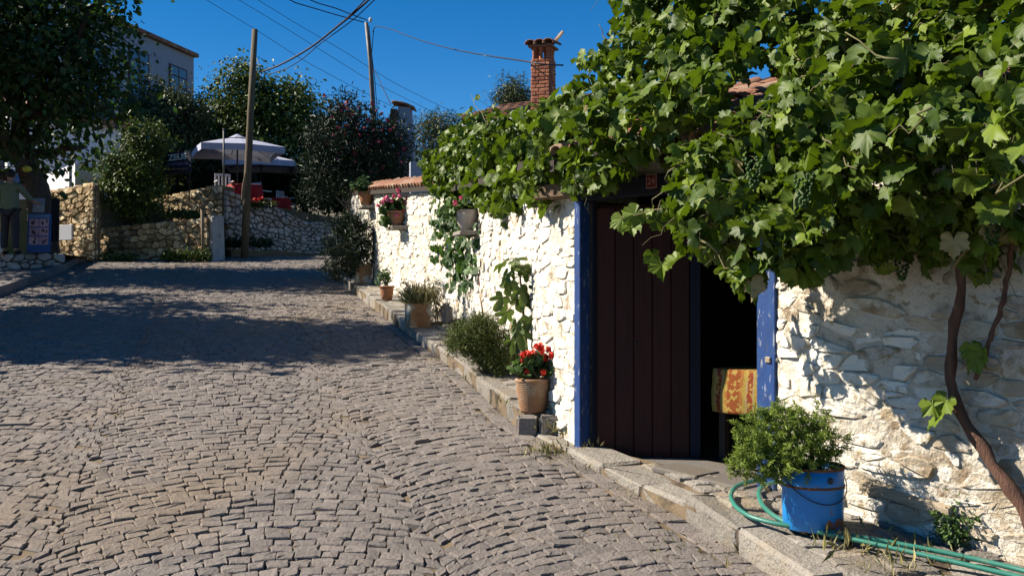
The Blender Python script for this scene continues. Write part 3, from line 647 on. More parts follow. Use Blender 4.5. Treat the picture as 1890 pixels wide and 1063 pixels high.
# ------------------------------------------------------------------ stone house
def build_house():
    g = np.random.default_rng(21)
    h = thing('stone_house', 'whitewashed rubble stone house with a blue framed doorway under a grapevine', 'house', (1.0, 7.0, .6))
    zt = lambda s: weave(s) - .02
    wall_slab(h, 'wall', WALL, 0, SJR - .002, wz0, zt, 'whitewash_mortar', .5, .017, .25)
    wall_slab(h, 'wall', WALL, SJL + .002, WALL.len, wz0, zt, 'whitewash_mortar', .5, .017, .25)
    over = Path([JR[:2], JL[:2]]); wall_slab(h, 'wall', over, 0, over.len, lambda s: np.full(np.shape(s), 2.60), lambda s: np.full(np.shape(s), 2.72), 'whitewash_mortar', .45, -.02)
    def worn(v, g_):  # more brown stones up and to the right: wear and painted vine shade
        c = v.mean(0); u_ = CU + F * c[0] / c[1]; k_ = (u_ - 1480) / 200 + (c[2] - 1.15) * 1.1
        return 'whitewash_worn_shade' if k_ > g_.uniform(.2, 1.1) else 'whitewash'
    plaster_front(h, 'wall_plaster', WALL, WALL.s[1] - 1.2, SJR - .004, wz0, zt, 'whitewash_mortar', .026, .016, .055, 3.)
    plaster_front(h, 'wall_plaster', WALL, SJL + .004, WALL.len - .01, wz0, zt, 'whitewash_mortar', .022, .014, .08, 11.)
    # stones: near wall beside the vine, then the long wall up the street
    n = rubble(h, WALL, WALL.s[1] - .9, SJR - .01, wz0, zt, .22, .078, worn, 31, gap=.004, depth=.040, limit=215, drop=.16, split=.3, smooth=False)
    rubble(h, WALL, SJL + .01, WALL.len, wz0, zt, .25, .085, 'whitewash', 33, gap=.004, depth=.034, limit=300 - n, drop=.16, split=.25, smooth=False)
    # timber laced into the wall
    for (u0, v0, u1, v1, r_, mt, nm) in ((1600, 893, 1770, 946, .03, 'wood_bleached', 'timber_lace'), (1795, 408, 1910, 440, .05, 'wood_beam', 'timber_beam')):
        s0, s1 = WALL.s_at_u(u0), WALL.s_at_u(u1); a, b = WALL.at(s0), WALL.at(s1); za = EYE + (CV - v0) / F * a[1]; zb_ = EYE + (CV - v1) / F * b[1]
        nn = np.append(WALL.nrm((s0 + s1) / 2), 0); m = MB(); A = np.append(a, za) + nn * .03; B = np.append(b, zb_) + nn * .03
        m.obox((A + B) / 2, (B - A) / 2, nn * .045, np.array([0, 0, r_]), .5, bev=.008); vv = m.v[0]; vv += g.normal(0, .004, vv.shape); m.build(nm, mt, h)
    m = MB(); c = JL - ED * .2 + ND * .02; c[2] = 2.55; m.obox(c, ED * .2, ND * .06, np.array([0, 0, .055]), .5, bev=.012); m.build('lintel_beam', 'wood_beam', h)
    # door frame (blue, worn)
    DW = float(np.linalg.norm(JR - JL)); zs = .64
    fr = MB(); c = JL + ED * .034 + ND * .01; c[2] = (zs + 2.46) / 2; fr.obox(c, ED * .032, ND * .050, np.array([0, 0, (2.46 - zs) / 2]), .5, bev=.006)
    frame = fr.build('door_frame', 'blue_paint', h)
    for t0, w in ((DW - .042, .040), (DW - .118, .032)):
        m = MB(); c = JL + ED * t0 + ND * (.012 if w > .035 else -.012); c[2] = (zs - .02 + 2.46) / 2; m.obox(c, ED * w, ND * .035, np.array([0, 0, (2.48 - zs) / 2]), .5, bev=.006); m.build('jamb', 'blue_paint', frame)
    m = MB(); c = JL + ED * (DW - .05) + ND * .052; c[2] = 1.43; m.obox(c, ED * .018, ND * .006, np.array([0, 0, .018]), .5, bev=.004); m.build('latch_plate', 'wood_bleached', frame)
    m = MB(); c = JL + ED * DW / 2 + ND * .0; c[2] = 2.525; m.obox(c, ED * (DW / 2 + .02), ND * .045, np.array([0, 0, .063]), .5, bev=.006); m.build('head_rail', 'navy_paint', frame)
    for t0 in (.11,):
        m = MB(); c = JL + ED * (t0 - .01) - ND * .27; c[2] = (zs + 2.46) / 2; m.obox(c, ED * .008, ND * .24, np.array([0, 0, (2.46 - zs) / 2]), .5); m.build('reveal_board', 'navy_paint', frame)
    # the closed leaf: five boards, swung slightly inwards
    ang = math.radians(44); k, q = math.cos(ang), math.sin(ang); LD = ED * k - ND * q; LN = ND * k + ED * q
    hinge = JL + ED * .10 - ND * .07; m = MB(); c = hinge + LD * .34 - LN * .03; c[2] = (zs + .03 + 2.44) / 2
    m.obox(c, LD * .33, LN * .012, np.array([0, 0, (2.40 - zs) / 2]), .5); door = m.build('door', 'door_brown', h)
    for i in range(5):
        m = MB(); c = hinge + LD * (.066 + i * .130); c[2] = (zs + 2.43) / 2 + g.normal(0, .004); m.obox(c, LD * .0625, LN * .014, np.array([0, 0, (2.43 - zs) / 2 - .02]), g.random(), bev=.004); m.build('plank', 'door_brown', door)
    m = MB(); c = hinge + LD * .69; c[2] = (zs + 2.43) / 2; m.obox(c, LD * .035, LN * .03, np.array([0, 0, (2.43 - zs) / 2 - .01]), .5, bev=.004); m.build('meeting_stile', 'navy_paint', door)
    m = MB(); c = hinge + LD * .27 + LN * .018; c[2] = 1.46; m.blob(c, (.012, .012, .012)); m.build('knob', 'metal_dark', door)
    # room behind
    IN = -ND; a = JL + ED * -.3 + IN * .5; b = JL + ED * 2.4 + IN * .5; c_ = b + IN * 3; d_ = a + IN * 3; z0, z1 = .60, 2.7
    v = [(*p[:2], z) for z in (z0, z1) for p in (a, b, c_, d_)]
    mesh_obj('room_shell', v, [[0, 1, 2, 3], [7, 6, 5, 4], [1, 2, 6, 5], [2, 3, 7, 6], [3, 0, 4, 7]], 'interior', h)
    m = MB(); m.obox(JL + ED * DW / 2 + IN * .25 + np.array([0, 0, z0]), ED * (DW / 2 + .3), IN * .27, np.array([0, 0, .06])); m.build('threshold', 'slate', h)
    # roof: one sloping sheet with half-round tiles
    qs = np.concatenate([np.linspace(0.0, WALL.len - .8, 60)]); v = []; f = []; dep = (-.22, .6, 1.4, 2.4)
    def rp(s, d):
        if WALL.at(s)[1] > 13.2: d = d * .10 if d > 0 else d * .5
        p = WALL.at(s) - WALL.nrm(s) * d
        return np.array([*p, float(weave(s)) + .10 + .36 * d])
    for s in qs:
        for d in dep: v.append(rp(s, d))
        for d in dep: v.append(rp(s, d) - [0, 0, .07])
    for i in range(len(qs) - 1):
        for j in range(3):
            k = i * 8 + j; f += [[k, k + 8, k + 9, k + 1], [k + 4, k + 5, k + 13, k + 12]]
        k = i * 8; f.append([k, k + 4, k + 12, k + 8])
    roof = mesh_obj('roof', v, f, 'roof_under', h)
    tv = []; n = 7
    for yy, rr in ((0, .085), (.42, .07)):
        for i in range(n): w = math.pi * i / (n - 1); tv.append((rr * math.cos(w), yy, rr * .8 * math.sin(w)))
        for i in range(n): w = math.pi * i / (n - 1); tv.append(((rr - .014) * math.cos(w), yy, (rr - .014) * .8 * math.sin(w)))
    tf = []
    for i in range(n - 1):
        tf += [[i, i + 1, 2 * n + i + 1, 2 * n + i], [n + i + 1, n + i, 3 * n + i, 3 * n + i + 1], [i + 1, i, n + i, n + i + 1]]
    tile0 = None; cnt = 0
    def tile(s, d, rise=.0):
        nonlocal tile0, cnt
        p = rp(s, d); nn = WALL.nrm(s); yaw = math.atan2(-nn[1], -nn[0]) - math.pi / 2 + g.normal(0, .05)
        if tile0 is None:
            tile0 = mesh_obj('roof_tile', np.array(tv), tf, 'tile', roof, .5, True, org=(0, 0, 0)); tile0.location = tuple(p + [0, 0, .01 + rise] - origin_of(roof)); o = tile0
        else: o = copy_part(tile0, roof, p + [0, 0, .01 + rise])
        o.rotation_euler = (math.atan(.36) + g.normal(0, .03), g.normal(0, .04), yaw); cnt += 1
    s = WALL.s[1] - .6
    while s < WALL.len - 1.0:
        rows = 5 if s < SJL else (1 if WALL.at(s)[1] > 13.6 else 0)
        for r_ in range(rows):
            if cnt < 290: tile(s, -.25 + r_ * .36, .012 * (r_ % 2))
        s += .175
    # eave rafters
    for s in np.arange(WALL.s[1] - .4, SJL + .1, .5):
        p = WALL.at(s); nn = np.append(WALL.nrm(s), 0); m = MB(); c = np.array([*p, float(weave(s)) + .0]) + nn * .1; m.obox(c, (nn - np.array([0, 0, .36])) * .17, np.append(unit(np.diff(WALL.p, axis=0)[2]), 0) * .035, np.array([0, 0, .04])); m.build('rafter', 'wood_dark', roof)
    # brick chimney with open lantern top under a tile cap
    cx, cy, zb_, zt_ = (1003 - CU) / F * 14, 14.0, 3.9, EYE + (CV - 116) / F * 14; hw = .135; rot = math.radians(-20)
    ch = MB(); ch.box((cx, cy, (zb_ + zt_) / 2), (2 * hw - .012, 2 * hw - .012, zt_ - zb_), rot); chim = ch.build('chimney', 'brick_mortar', h)
    ca, sa = math.cos(rot), math.sin(rot); z = zb_ + .2; row = 0
    while z < zt_ - .01:
        hgt = .047
        for side in range(4):
            a0 = side * math.pi / 2 + rot; dx, dy = math.cos(a0), math.sin(a0); tx, ty = -dy, dx
            cuts = (-hw, -.02, hw) if row % 2 else (-hw, -hw * .45, hw * .55, hw)
            for t0, t1 in zip(cuts[:-1], cuts[1:]):
                m = MB(); tm = (t0 + t1) / 2; pr = hw - .02 + g.uniform(-.003, .006)
                m.obox((cx + dx * pr + tx * tm, cy + dy * pr + ty * tm, z + hgt / 2 + g.normal(0, .002)), np.array([tx, ty, g.normal(0, .03)]) * ((t1 - t0) / 2 - .006), np.array([dx, dy, 0]) * .026, np.array([0, 0, hgt / 2 - .004]), g.random(), bev=.005); m.build('brick', 'brick', chim)
        z += hgt + .004; row += 1
    zl = zt_; lh = .19
    for i in range(-1, 2):
        for j in range(-1, 2):
            if i == 0 and j == 0: continue
            x, y = i * (hw - .035), j * (hw - .035); m = MB(); pz = [0, .03, .10, .16, lh]; rr = [.05, .03, .024, .03, .046]
            m.lathe(list(zip(rr, pz)), (cx + x * ca - y * sa, cy + x * sa + y * ca, zl), 6, g.random()); m.build('lantern_post', 'brick', chim)
    m = MB(); m.box((cx, cy, zl + lh + .012), (.34, .34, .03), rot, bev=.004); m.build('cap_slab', 'tile', chim)
    for k_, (off, roll) in enumerate(((-.13, 0), (0, 0), (.13, 0))):
        o = copy_part(tile0, chim, np.array([cx + off * ca + .2 * sa, cy + off * sa - .2 * ca, zl + lh + .03]), rot=(.12, g.normal(0, .08), rot)); o.name = 'cap_tile'
    o = copy_part(tile0, chim, np.array([cx + .16 * ca, cy + .16 * sa, zl + lh + .05]), rot=(.9, .3, rot - 1.2)); o.name = 'cap_tile'; o.scale = (.7, .5, .7)
    return h
HOUSE = build_house()

# number plate by the door
def number_plate():
    s = .0; c = P(1203, 335, 6.42); t = thing('number_plate', 'small dark red house number plate reading 24 above the door', 'number plate', c)
    m = MB(); m.obox(c, ED * .045, ND * .004, np.array([0, 0, .045]), .5, bev=.002); m.build('plate', 'plate_red', t)
    b = MB()
    for a, w_, h_ in ((np.array([0, 0, .041]), .041, .002), (np.array([0, 0, -.041]), .041, .002)): b.obox(c + a + ND * .005, ED * w_, ND * .001, np.array([0, 0, h_]))
    for sg in (-1, 1): b.obox(c + ED * .041 * sg + ND * .005, ED * .002, ND * .001, np.array([0, 0, .041]))
    b.build('border', 'plate_ink', t)
    cu = bpy.data.curves.new('digits', 'FONT'); cu.body = '24'; cu.size = .062; cu.align_x = 'CENTER'; cu.align_y = 'CENTER'; cu.extrude = .001; cu.materials.append(MAT['plate_ink'])
    o = text_mesh('digits', cu, 'plate_ink'); o.parent = t; o.location = tuple(ND * .006); o.rotation_euler = (math.radians(90), 0, math.atan2(ED[1], ED[0]))
number_plate()

def indoor():
    # a table just inside the doorway with a kilim hanging over it
    c = JL + ED * 1.16 - ND * .88; zt = 1.285; zf = .66; t = thing('small_table', 'dark wooden table standing just inside the open doorway', 'table', (c[0], c[1], zf))
    m = MB(); m.obox((c[0], c[1], zt - .02), ED * .44, ND * .26, np.array([0, 0, .018])); m.build('table_top', 'wood_dark', t)
    for i in (-1, 1):
        for j in (-1, 1):
            m = MB(); p = c + ED * .40 * i + ND * .22 * j; m.obox((p[0], p[1], (zf + zt - .04) / 2), ED * .025, ND * .025, np.array([0, 0, (zt - .04 - zf) / 2])); m.build('leg', 'wood_dark', t)
    v = []; f = []; na, nb = 22, 12
    prof = [(-.27, 0.), (-.1, 0.002), (.1, .002), (.262, 0.), (.268, -.006), (.272, -.05), (.278, -.1), (.29, -.16), (.29, -.21), (.29, -.25), (.288, -.28), (.288, -.30)]
    for i in range(na):
        a = -.46 + .92 * i / (na - 1)
        for j, (d, z) in enumerate(prof):
            k = max(0, j - 5) / 6; wv = .012 * math.sin(a * 17) * k; dz = -.20 * k * max(0, (a - .18) / .28) ** 1.5 if a > .18 else 0
            p = c + ED * a + ND * (d + wv); v.append((p[0], p[1], zt + .006 + z * (1 + 0) + dz))
    for i in range(na - 1):
        for j in range(len(prof) - 1): k = i * len(prof) + j; f.append([k, k + 1, k + 1 + len(prof), k + len(prof)])
    o = mesh_obj('kilim', v, f, 'tapestry', None, None, True, org=(c[0], c[1], zt)); tag(o, 'orange and yellow patterned kilim draped over the table inside the doorway', 'cloth')
    sm = o.modifiers.new('thick', 'SOLIDIFY'); sm.thickness = .008
indoor()

# loose stones heaped at the corner of the door
for i, (u, v_, r_) in enumerate(((1040, 748, .07), (1056, 762, .06), (1048, 768, .05), (1072, 775, .055))):
    p = G(u, v_, .1 if i < 2 else .09); m = MB(); g = np.random.default_rng(60 + i); m.blob((p[0], p[1], p[2] + r_ * .55), (r_ * 1.2, r_, r_ * .75), 7, 5, g.random(), .45)
    tag(m.build('loose_stone', 'rubble_pale'), ['grey loose stone leaning on the wall behind the red geranium pot', 'dark loose stone between geranium pot and blue door jamb', 'small loose stone lying lowest beside the geranium pot', 'loose stone touching the foot of the blue door jamb'][i], 'stone', 'loose stones at the door corner')
# ------------------------------------------------------------------ grapevine over the house
def wallp(u, v, dy=0.0):
    """world point at pixel column u on the house wall line, moved dy along depth, at the height seen at row v"""
    y = float(WALL.at(WALL.s_at_u(u))[1]) + dy; return P(u, v, y)
VINE = [(800,305,28,30,-.2,.4),(828,325,45,48,-.2,.5),(872,300,55,55,-.2,.5),(920,272,60,58,-.2,.5),(962,240,55,42,.2,.6),(990,300,62,52,-.2,.4),(905,345,55,42,-.25,.3),(1000,345,55,28,-.3,.3),
 (1040,262,68,66,-.2,.45),(1080,195,58,48,.3,.5),(1110,250,70,72,-.5,.45),(1160,150,68,68,.2,.5),(1095,118,34,16,.5,.3),(1090,318,46,30,-.45,.25),(1130,322,50,26,-.5,.25),(1075,345,40,22,-.3,.2),(1120,335,36,18,-.45,.2),(1010,368,40,22,-.25,.2),(1132,128,38,34,.4,.4),(1182,62,52,58,.3,.5),(1200,215,76,72,-.6,.4),(1175,285,66,26,-.35,.3),
 (1262,90,78,76,.1,.5),(1285,195,76,70,-.6,.4),(1300,300,80,48,-.8,.35),(1345,50,78,68,.1,.5),(1385,245,76,58,-.8,.4),(1428,60,76,56,0.,.5),(1330,365,96,48,-.9,.3),(1245,398,56,26,-.9,.22),(1195,402,30,14,-.9,.15),(1400,420,88,66,-.9,.35),(1305,440,66,42,-.9,.25),(1372,500,42,46,-.9,.2),
 (1505,110,88,84,-.2,.5),(1482,225,78,76,-.8,.4),(1512,330,88,78,-.8,.4),(1482,430,68,66,-.8,.35),(1450,495,52,36,-.8,.22),(1560,430,58,48,-.5,.3),(1592,165,88,98,-.4,.5),(1602,290,88,88,-.8,.4),(1682,120,88,86,-.3,.5),(1692,250,88,88,-.7,.4),(1682,360,88,48,-.6,.35),
 (1782,150,88,108,-.4,.5),(1782,290,88,78,-.7,.4),(1862,100,68,98,-.5,.5),(1862,250,68,98,-.9,.4),(1872,345,50,40,-.8,.3),(1760,405,78,36,-.2,.3),(1640,440,58,34,-.2,.22),(1722,462,48,34,-.1,.18),(1805,470,58,44,-.1,.18),
 (1200,0,70,50,.3,.5),(1290,10,80,50,.2,.5),(1390,5,80,46,.1,.5),(1480,20,80,56,0.,.5),(1570,50,70,56,-.1,.5),(1660,40,70,36,-.1,.4),(1740,45,80,60,-.2,.5),(1830,20,80,70,-.3,.5),(1880,-10,60,60,-.4,.4),(1240,-60,120,50,.3,.5),(1450,-70,140,50,.1,.5),(1700,-60,130,40,-.1,.5),(1860,-80,100,50,-.3,.5),
 (850,350,45,36,-.2,.3),(930,372,46,34,-.2,.25),(962,332,58,40,-.2,.3),(1020,318,56,46,-.3,.3),(880,240,40,34,.2,.5),(840,275,36,40,0.,.5),(1060,300,40,40,-.3,.3),(960,385,26,18,-.2,.2),
 (1560,380,70,44,-.35,.3),(1640,390,70,40,-.35,.3),(1730,380,80,44,-.35,.3),(1820,400,80,44,-.35,.3),(1880,430,60,44,-.3,.3),(1500,480,44,40,-.6,.25),(1600,470,50,26,-.25,.2),(1780,440,70,40,-.3,.25),(1420,350,80,70,-.7,.4),(1560,250,80,80,-.6,.4),(1350,300,80,60,-.7,.4),(1310,110,70,60,0.,.45),(1360,120,60,36,-.2,.35),(1470,110,60,50,-.1,.4),(1455,165,50,36,-.5,.35),(1030,205,50,26,.4,.4),(1000,215,40,20,.6,.4),(1250,150,60,60,-.2,.4)]
def build_vine():
    g = np.random.default_rng(77); base = G(1905, 985, .12)
    t = thing('grapevine', 'large leafy grapevine with twisted brown trunk spread over the house roof and doorway', 'vine', base)
    pos = []; out = []; size = []; cen = []
    for (u, v, ru, rv, dy, rd) in VINE:
        c = wallp(u, v, dy); k = c[1] / F; r = np.array([ru * k, rd, rv * k]); sz = .058
        n = int((4.4 if u > 1080 else 4.0) * math.pi * r[0] * r[2] / (1.75 * sz * sz)); d = unit(g.normal(size=(n * 2, 3)) + np.array([-.15, -.55, .25])); d = d[:n]
        q = g.random(n) ** .42 * (1 + g.normal(0, .10, n)); pos.append(c + d * r * q[:, None]); out.append(d); size.append(sz * np.clip(g.normal(1, .36, n), .35, 1.8)); cen.append((c, r))
    pos = np.concatenate(pos); out = np.concatenate(out); size = np.concatenate(size)
    ok = np.ones(len(pos), bool); uu = CU + F * pos[:, 0] / pos[:, 1]; vv = CV - F * (pos[:, 2] - EYE) / pos[:, 1]
    ok &= ~((uu > 1378) & (uu < 1448) & (vv > 128) & (vv < 168) & (out[:, 1] < .2))          # tiles peep out here
    # keep leaves out of the masonry
    q = np.linspace(0, WALL.len, 900); wp = WALL.at(q); wn_ = WALL.nrm(q); wz = weave(q)
    for i0 in range(0, len(pos), 1500):
        sl = slice(i0, i0 + 1500); d2 = ((pos[sl, None, :2] - wp[None]) ** 2).sum(2); j = d2.argmin(1); sd = ((pos[sl, :2] - wp[j]) * wn_[j]).sum(1)
        roofz = wz[j] + .17 + .36 * np.maximum(0, -sd); inside = (sd < .05) & (pos[sl, 2] < roofz)
        up = inside & (sd < -.15) & (roofz - pos[sl, 2] < .7); side = inside & ~up & (sd > -.8)
        pos[sl, 2] = np.where(up, roofz + .02 + .12 * g.random(len(j)), pos[sl, 2])
        push = np.where(side, .07 + .2 * g.random(len(j)) - sd, 0.); pos[sl, :2] += wn_[j] * push[:, None]
        ok[sl] &= ~(inside & ~up & ~side)
    pos, out, size = pos[ok], out[ok], size[ok]; N = len(pos)
    nrm = out * .45 + np.array([0, 0, .35]) + SUNV * .35 + g.normal(size=(N, 3)) * .68
    tip = np.array([0, 0, -.9]) + out * .35 + g.normal(size=(N, 3)) * .55
    tint = np.clip(g.normal(.42, .22, N) + (g.random(N) < .07) * .5, 0, 1)
    uu = CU + F * pos[:, 0] / pos[:, 1]; vv = CV - F * (pos[:, 2] - EYE) / pos[:, 1]
    vis = (uu > 15) & (uu < 1880) & (vv > 10) & ((out * unit(-pos + [0, 0, EYE])).sum(1) > .35)
    score = np.where(vis, size / pos[:, 1], 0); order = np.argsort(-score); own = order[:300]; rest = order[300:]
    for i in own:
        tp = GRAPE[i % 7]; a = leaf_arr(tp, pos[i:i + 1], nrm[i:i + 1], tip[i:i + 1], size[i:i + 1])[0]; mesh_obj('leaf', a, tp[1], 'vine_leaf' if g.random() > .04 else 'dry_leaf', t, np.clip(tint[i] + tp[2], 0, 1), True)
    leaves_mesh('foliage', 'vine_leaf', GRAPE, pos[rest], nrm[rest], tip[rest], size[rest], tint[rest], t)
    # petioles and canes
    m = MB()
    for i in order[:900]:
        e = pos[i] + out[i] * -.10 + g.normal(0, .03, 3) + [0, 0, .03]; m.tube(np.stack([pos[i], (pos[i] + e) / 2 + [0, 0, .015], e]), .0022, 3)
    m.build('petioles', 'twig', t, kind='stuff')
    cs = [c for c, r in cen]
    for k in range(46):
        i = g.integers(0, len(cs)); c, r = cen[i]; a = c + unit(g.normal(size=3) + [0, -.8, .2]) * r * .9
        j = int(np.argmin([np.linalg.norm(c2 - c) + (9 if n_ == i else 0) + g.uniform(0, .4) for n_, c2 in enumerate(cs)])); b = cen[j][0] + unit(g.normal(size=3) + [0, -.8, .2]) * cen[j][1] * .9
        mm = MB(); mm.tube(wobble(a, b, 7, .03, g), np.linspace(.006, .0035, 7), 5); mm.build('cane', 'twig', t, True)
    for (u0, v0, u1, v1, dy) in ((1145, 402, 1330, 365, -1.1), (1100, 120, 1180, 130, .4), (1150, 0, 1185, 80, .2), (1205, 385, 1260, 300, -1.), (1000, 400, 985, 440, -.3), (985, 360, 955, 410, -.3), (1560, 60, 1660, 110, -.9), (1640, 250, 1720, 200, -1.2), (870, 175, 900, 230, 0.), (1105, 45, 1150, 100, .3)):
        mm = MB(); mm.tube(wobble(wallp(u0, v0, dy), wallp(u1, v1, dy), 6, .02, g), np.linspace(.003, .0055, 6), 5); mm.build('cane', 'twig', t, True)
    for k in range(60):
        c, r = cen[g.integers(0, len(cen))]; a = c + unit(g.normal(size=3) + [0, -.6, .5]) * r * .95; b = a + np.array([g.normal(0, .12), g.normal(-.05, .08), g.uniform(-.28, .22)])
        mm = MB(); mm.tube(wobble(a, b, 6, .015, g), np.linspace(.0026, .0012, 6), 4); mm.build('tendril', 'twig', t)
    # leaves on the free shoots
    fp = [wallp(u, v, dy) for u, v, dy in ((1148, 404, -1.1), (1165, 420, -1.1), (1172, 395, -1.1), (1205, 470, -.95), (1222, 490, -.95), (878, 178, 0.), (868, 205, 0.), (1098, 118, .4), (1075, 115, .4), (1130, 45, .3), (1160, 20, .2), (1250, 480, -.95), (930, 410, -.3), (800, 340, -.3), (1730, 770, -.22), (1745, 740, -.2), (1722, 745, -.22), (1800, 660, -.15), (1815, 650, -.15), (1795, 640, -.15))]
    for i, p in enumerate(fp):
        n_ = unit(np.array([-.5, -.6, .4]) + g.normal(size=3) * .3)[None]; d = (np.array([0, 0, -1]) + g.normal(size=3) * .4)[None]; tp = GRAPE[i % 7]
        mesh_obj('leaf', leaf_arr(tp, p[None], n_, d, np.array([.085 * g.uniform(.8, 1.15)]))[0], tp[1], 'vine_leaf', t, .75)
    # trunk and stems climbing the wall
    def climb(pts, rad, n=9):
        p = np.array([wallp(u, v, dy) for u, v, dy in pts]); tt = np.linspace(0, len(p) - 1, 26); q = np.stack([np.interp(tt, range(len(p)), p[:, k]) for k in range(3)], 1)
        q[1:-1] = (q[:-2] + q[1:-1] * 2 + q[2:]) / 4; q[1:-1] += g.normal(0, .004, (24, 3)); b = MB(); b.tube(q, np.interp(np.linspace(0, 1, 26), np.linspace(0, 1, len(rad)), rad) * (1 + .18 * np.sin(np.arange(26) * 1.9)), n); return b
    climb([(1915, 985, -.12), (1885, 935, -.12), (1845, 872, -.12), (1790, 795, -.12), (1760, 735, -.11), (1752, 680, -.11), (1762, 610, -.11), (1778, 520, -.13), (1770, 420, -.2), (1740, 330, -.35)], (.036, .03, .026, .024, .02)).build('trunk', 'bark_vine', t, True)
    climb([(1800, 700, -.10), (1825, 630, -.11), (1848, 570, -.12), (1862, 500, -.13), (1868, 420, -.2)], (.010, .012, .011)).build('stem', 'bark_vine', t, True)
    climb([(1740, 430, -.2), (1690, 400, -.3), (1640, 360, -.45), (1560, 330, -.6)], (.018, .014, .01)).build('stem', 'bark_vine', t, True)
    # unripe grapes
    for (u, v, dy) in ((1392, 318, -1.25), (1484, 352, -1.2), (1832, 420, -.5), (1665, 488, -.15)):
        c = wallp(u, v, dy); m = MB()
        for k in range(46):
            q = k / 46; rr = .036 * (1 - q) ** .6 + .006; w = k * 2.4; m.blob(c + np.array([rr * math.cos(w), rr * math.sin(w), .07 - .15 * q]), (.0085,) * 3, 6, 4, g.random())
        m.build('grape_bunch', 'creeper_leaf', t, True, kind='stuff')
build_vine()

def build_creeper():
    g = np.random.default_rng(91); b = wallp(880, 560, -.12); b[2] = .1 * b[1] + .1
    t = thing('wall_creeper', 'dark green leafy creeper hanging down the white wall below the pale pot shelf', 'creeper', b); P_ = []
    for (u, v, ru, rv, n) in ((842, 345, 48, 40, 46), (830, 405, 36, 42, 50), (822, 455, 32, 36, 36), (848, 480, 34, 38, 44), (860, 430, 26, 40, 20), (845, 520, 24, 18, 14), (800, 380, 14, 40, 10)):
        for k in range(n):
            w, q = g.uniform(0, 6.28), math.sqrt(g.random()); P_.append(wallp(u + ru * q * math.cos(w), v + rv * q * math.sin(w), -g.uniform(.3, .75)))
    P_ = np.array(P_); N = len(P_); nr = np.array([-.75, -.45, .3]) + g.normal(size=(N, 3)) * .4; tp = np.array([0, 0, -1.]) + g.normal(size=(N, 3)) * .45; sz = .085 * g.uniform(.65, 1.3, N); ti = np.clip(g.normal(.5, .25, N), 0, 1)
    for i in range(N):
        q = (ROUND + GRAPE)[i % 3]; mesh_obj('leaf', leaf_arr(q, P_[i:i + 1], nr[i:i + 1], tp[i:i + 1], sz[i:i + 1])[0], q[1], 'creeper_leaf', t, ti[i])
    m = MB(); m.tube([wallp(895, 600, -.1), wallp(888, 540, -.12), wallp(880, 480, -.15), wallp(868, 420, -.2), wallp(855, 340, -.25)], [.02, .018, .015, .012, .008], 6); m.build('stem', 'bark_vine', t, True)
    m = MB(); m.tube([wallp(880, 480, -.15), wallp(850, 500, -.3), wallp(830, 470, -.3)], [.008, .006, .004], 5); m.build('stem', 'bark_vine', t, True)
build_creeper()

# ------------------------------------------------------------------ pots and plants on the pavement
def flower_head(t, c, r, mat, g, n=16):
    c = np.asarray(c); d = unit(g.normal(size=(n, 3)) + [0, -.3, .3]); pos = c + d * r * .55
    return leaves_mesh('flower', mat, ROUND, pos, d + g.normal(size=(n, 3)) * .3, g.normal(size=(n, 3)), np.full(n, r * .62), np.clip(g.normal(.5, .3, n), 0, 1), t, None)
def pot(t, prof, c, mat, n=24, rim=None):
    m = MB(); m.lathe(prof, c, n); o = m.build('pot', mat, t, True)
    r = prof[-1][0]; z = prof[-1][1]; m = MB(); m.lathe([(r - .002, z - .035), (r - .03, z - .03), (0.002, z - .025)], c, n, cap=False); m.build('soil', 'soil', o)
    m = MB(); q = rim or (r + .012, .03); m.lathe([(r - .006, z - q[1]), (q[0], z - q[1] + .004), (q[0] + .002, z - .003), (r + .004, z + .003), (r - .014, z + .002), (r - .018, z - .04)], c, n, cap=False); m.build('rim', mat, o, True)
    return o
def open_pot(ro, ri, z): return [(ro[i], z[i]) for i in range(len(z))]

def red_geranium():
    g = np.random.default_rng(101); c = G(988, 760, .135); c[0] -= .02
    t = thing('potted_geranium', 'ribbed terracotta pot of red geraniums on the raised pavement beside the door', 'potted plant', c)
    prof = [(.088, 0)]
    for i in range(15): z = .012 + i * .0145; r = .09 + .036 * (i / 14) ** .8; prof += [(r, z), (r + .007, z + .003), (r + .007, z + .009)]
    prof += [(.122, .235), (.122, .255)]; pot(t, prof, c, 'terracotta_rib', 28)
    foliage('foliage', 'geranium_leaf', [((c[0], c[1], c[2] + .33), (.12, .11, .08)), ((c[0] + .02, c[1], c[2] + .40), (.12, .1, .07))], 34, 8, .03, .035, t, g, ROUND, shell=.5)
    for i in range(9):
        m = MB(); a = c + [g.uniform(-.06, .06), g.uniform(-.06, .06), .24]; b = c + [g.uniform(-.11, .12), g.uniform(-.1, .08), g.uniform(.36, .47)]; m.tube(wobble(a, b, 4, .008, g), .004, 5); m.build('stalk', 'twig', t)
    for (u, v) in ((965, 668), (972, 688), (972, 676), (990, 640), (985, 652), (1000, 648), (1012, 645), (1018, 655), (1008, 660), (998, 640), (1003, 688), (975, 652), (966, 655)):
        flower_head(t, P(u, v, c[1] - .07 + g.uniform(-.05, .05)), .036, 'petal_red', g, 13)
red_geranium()

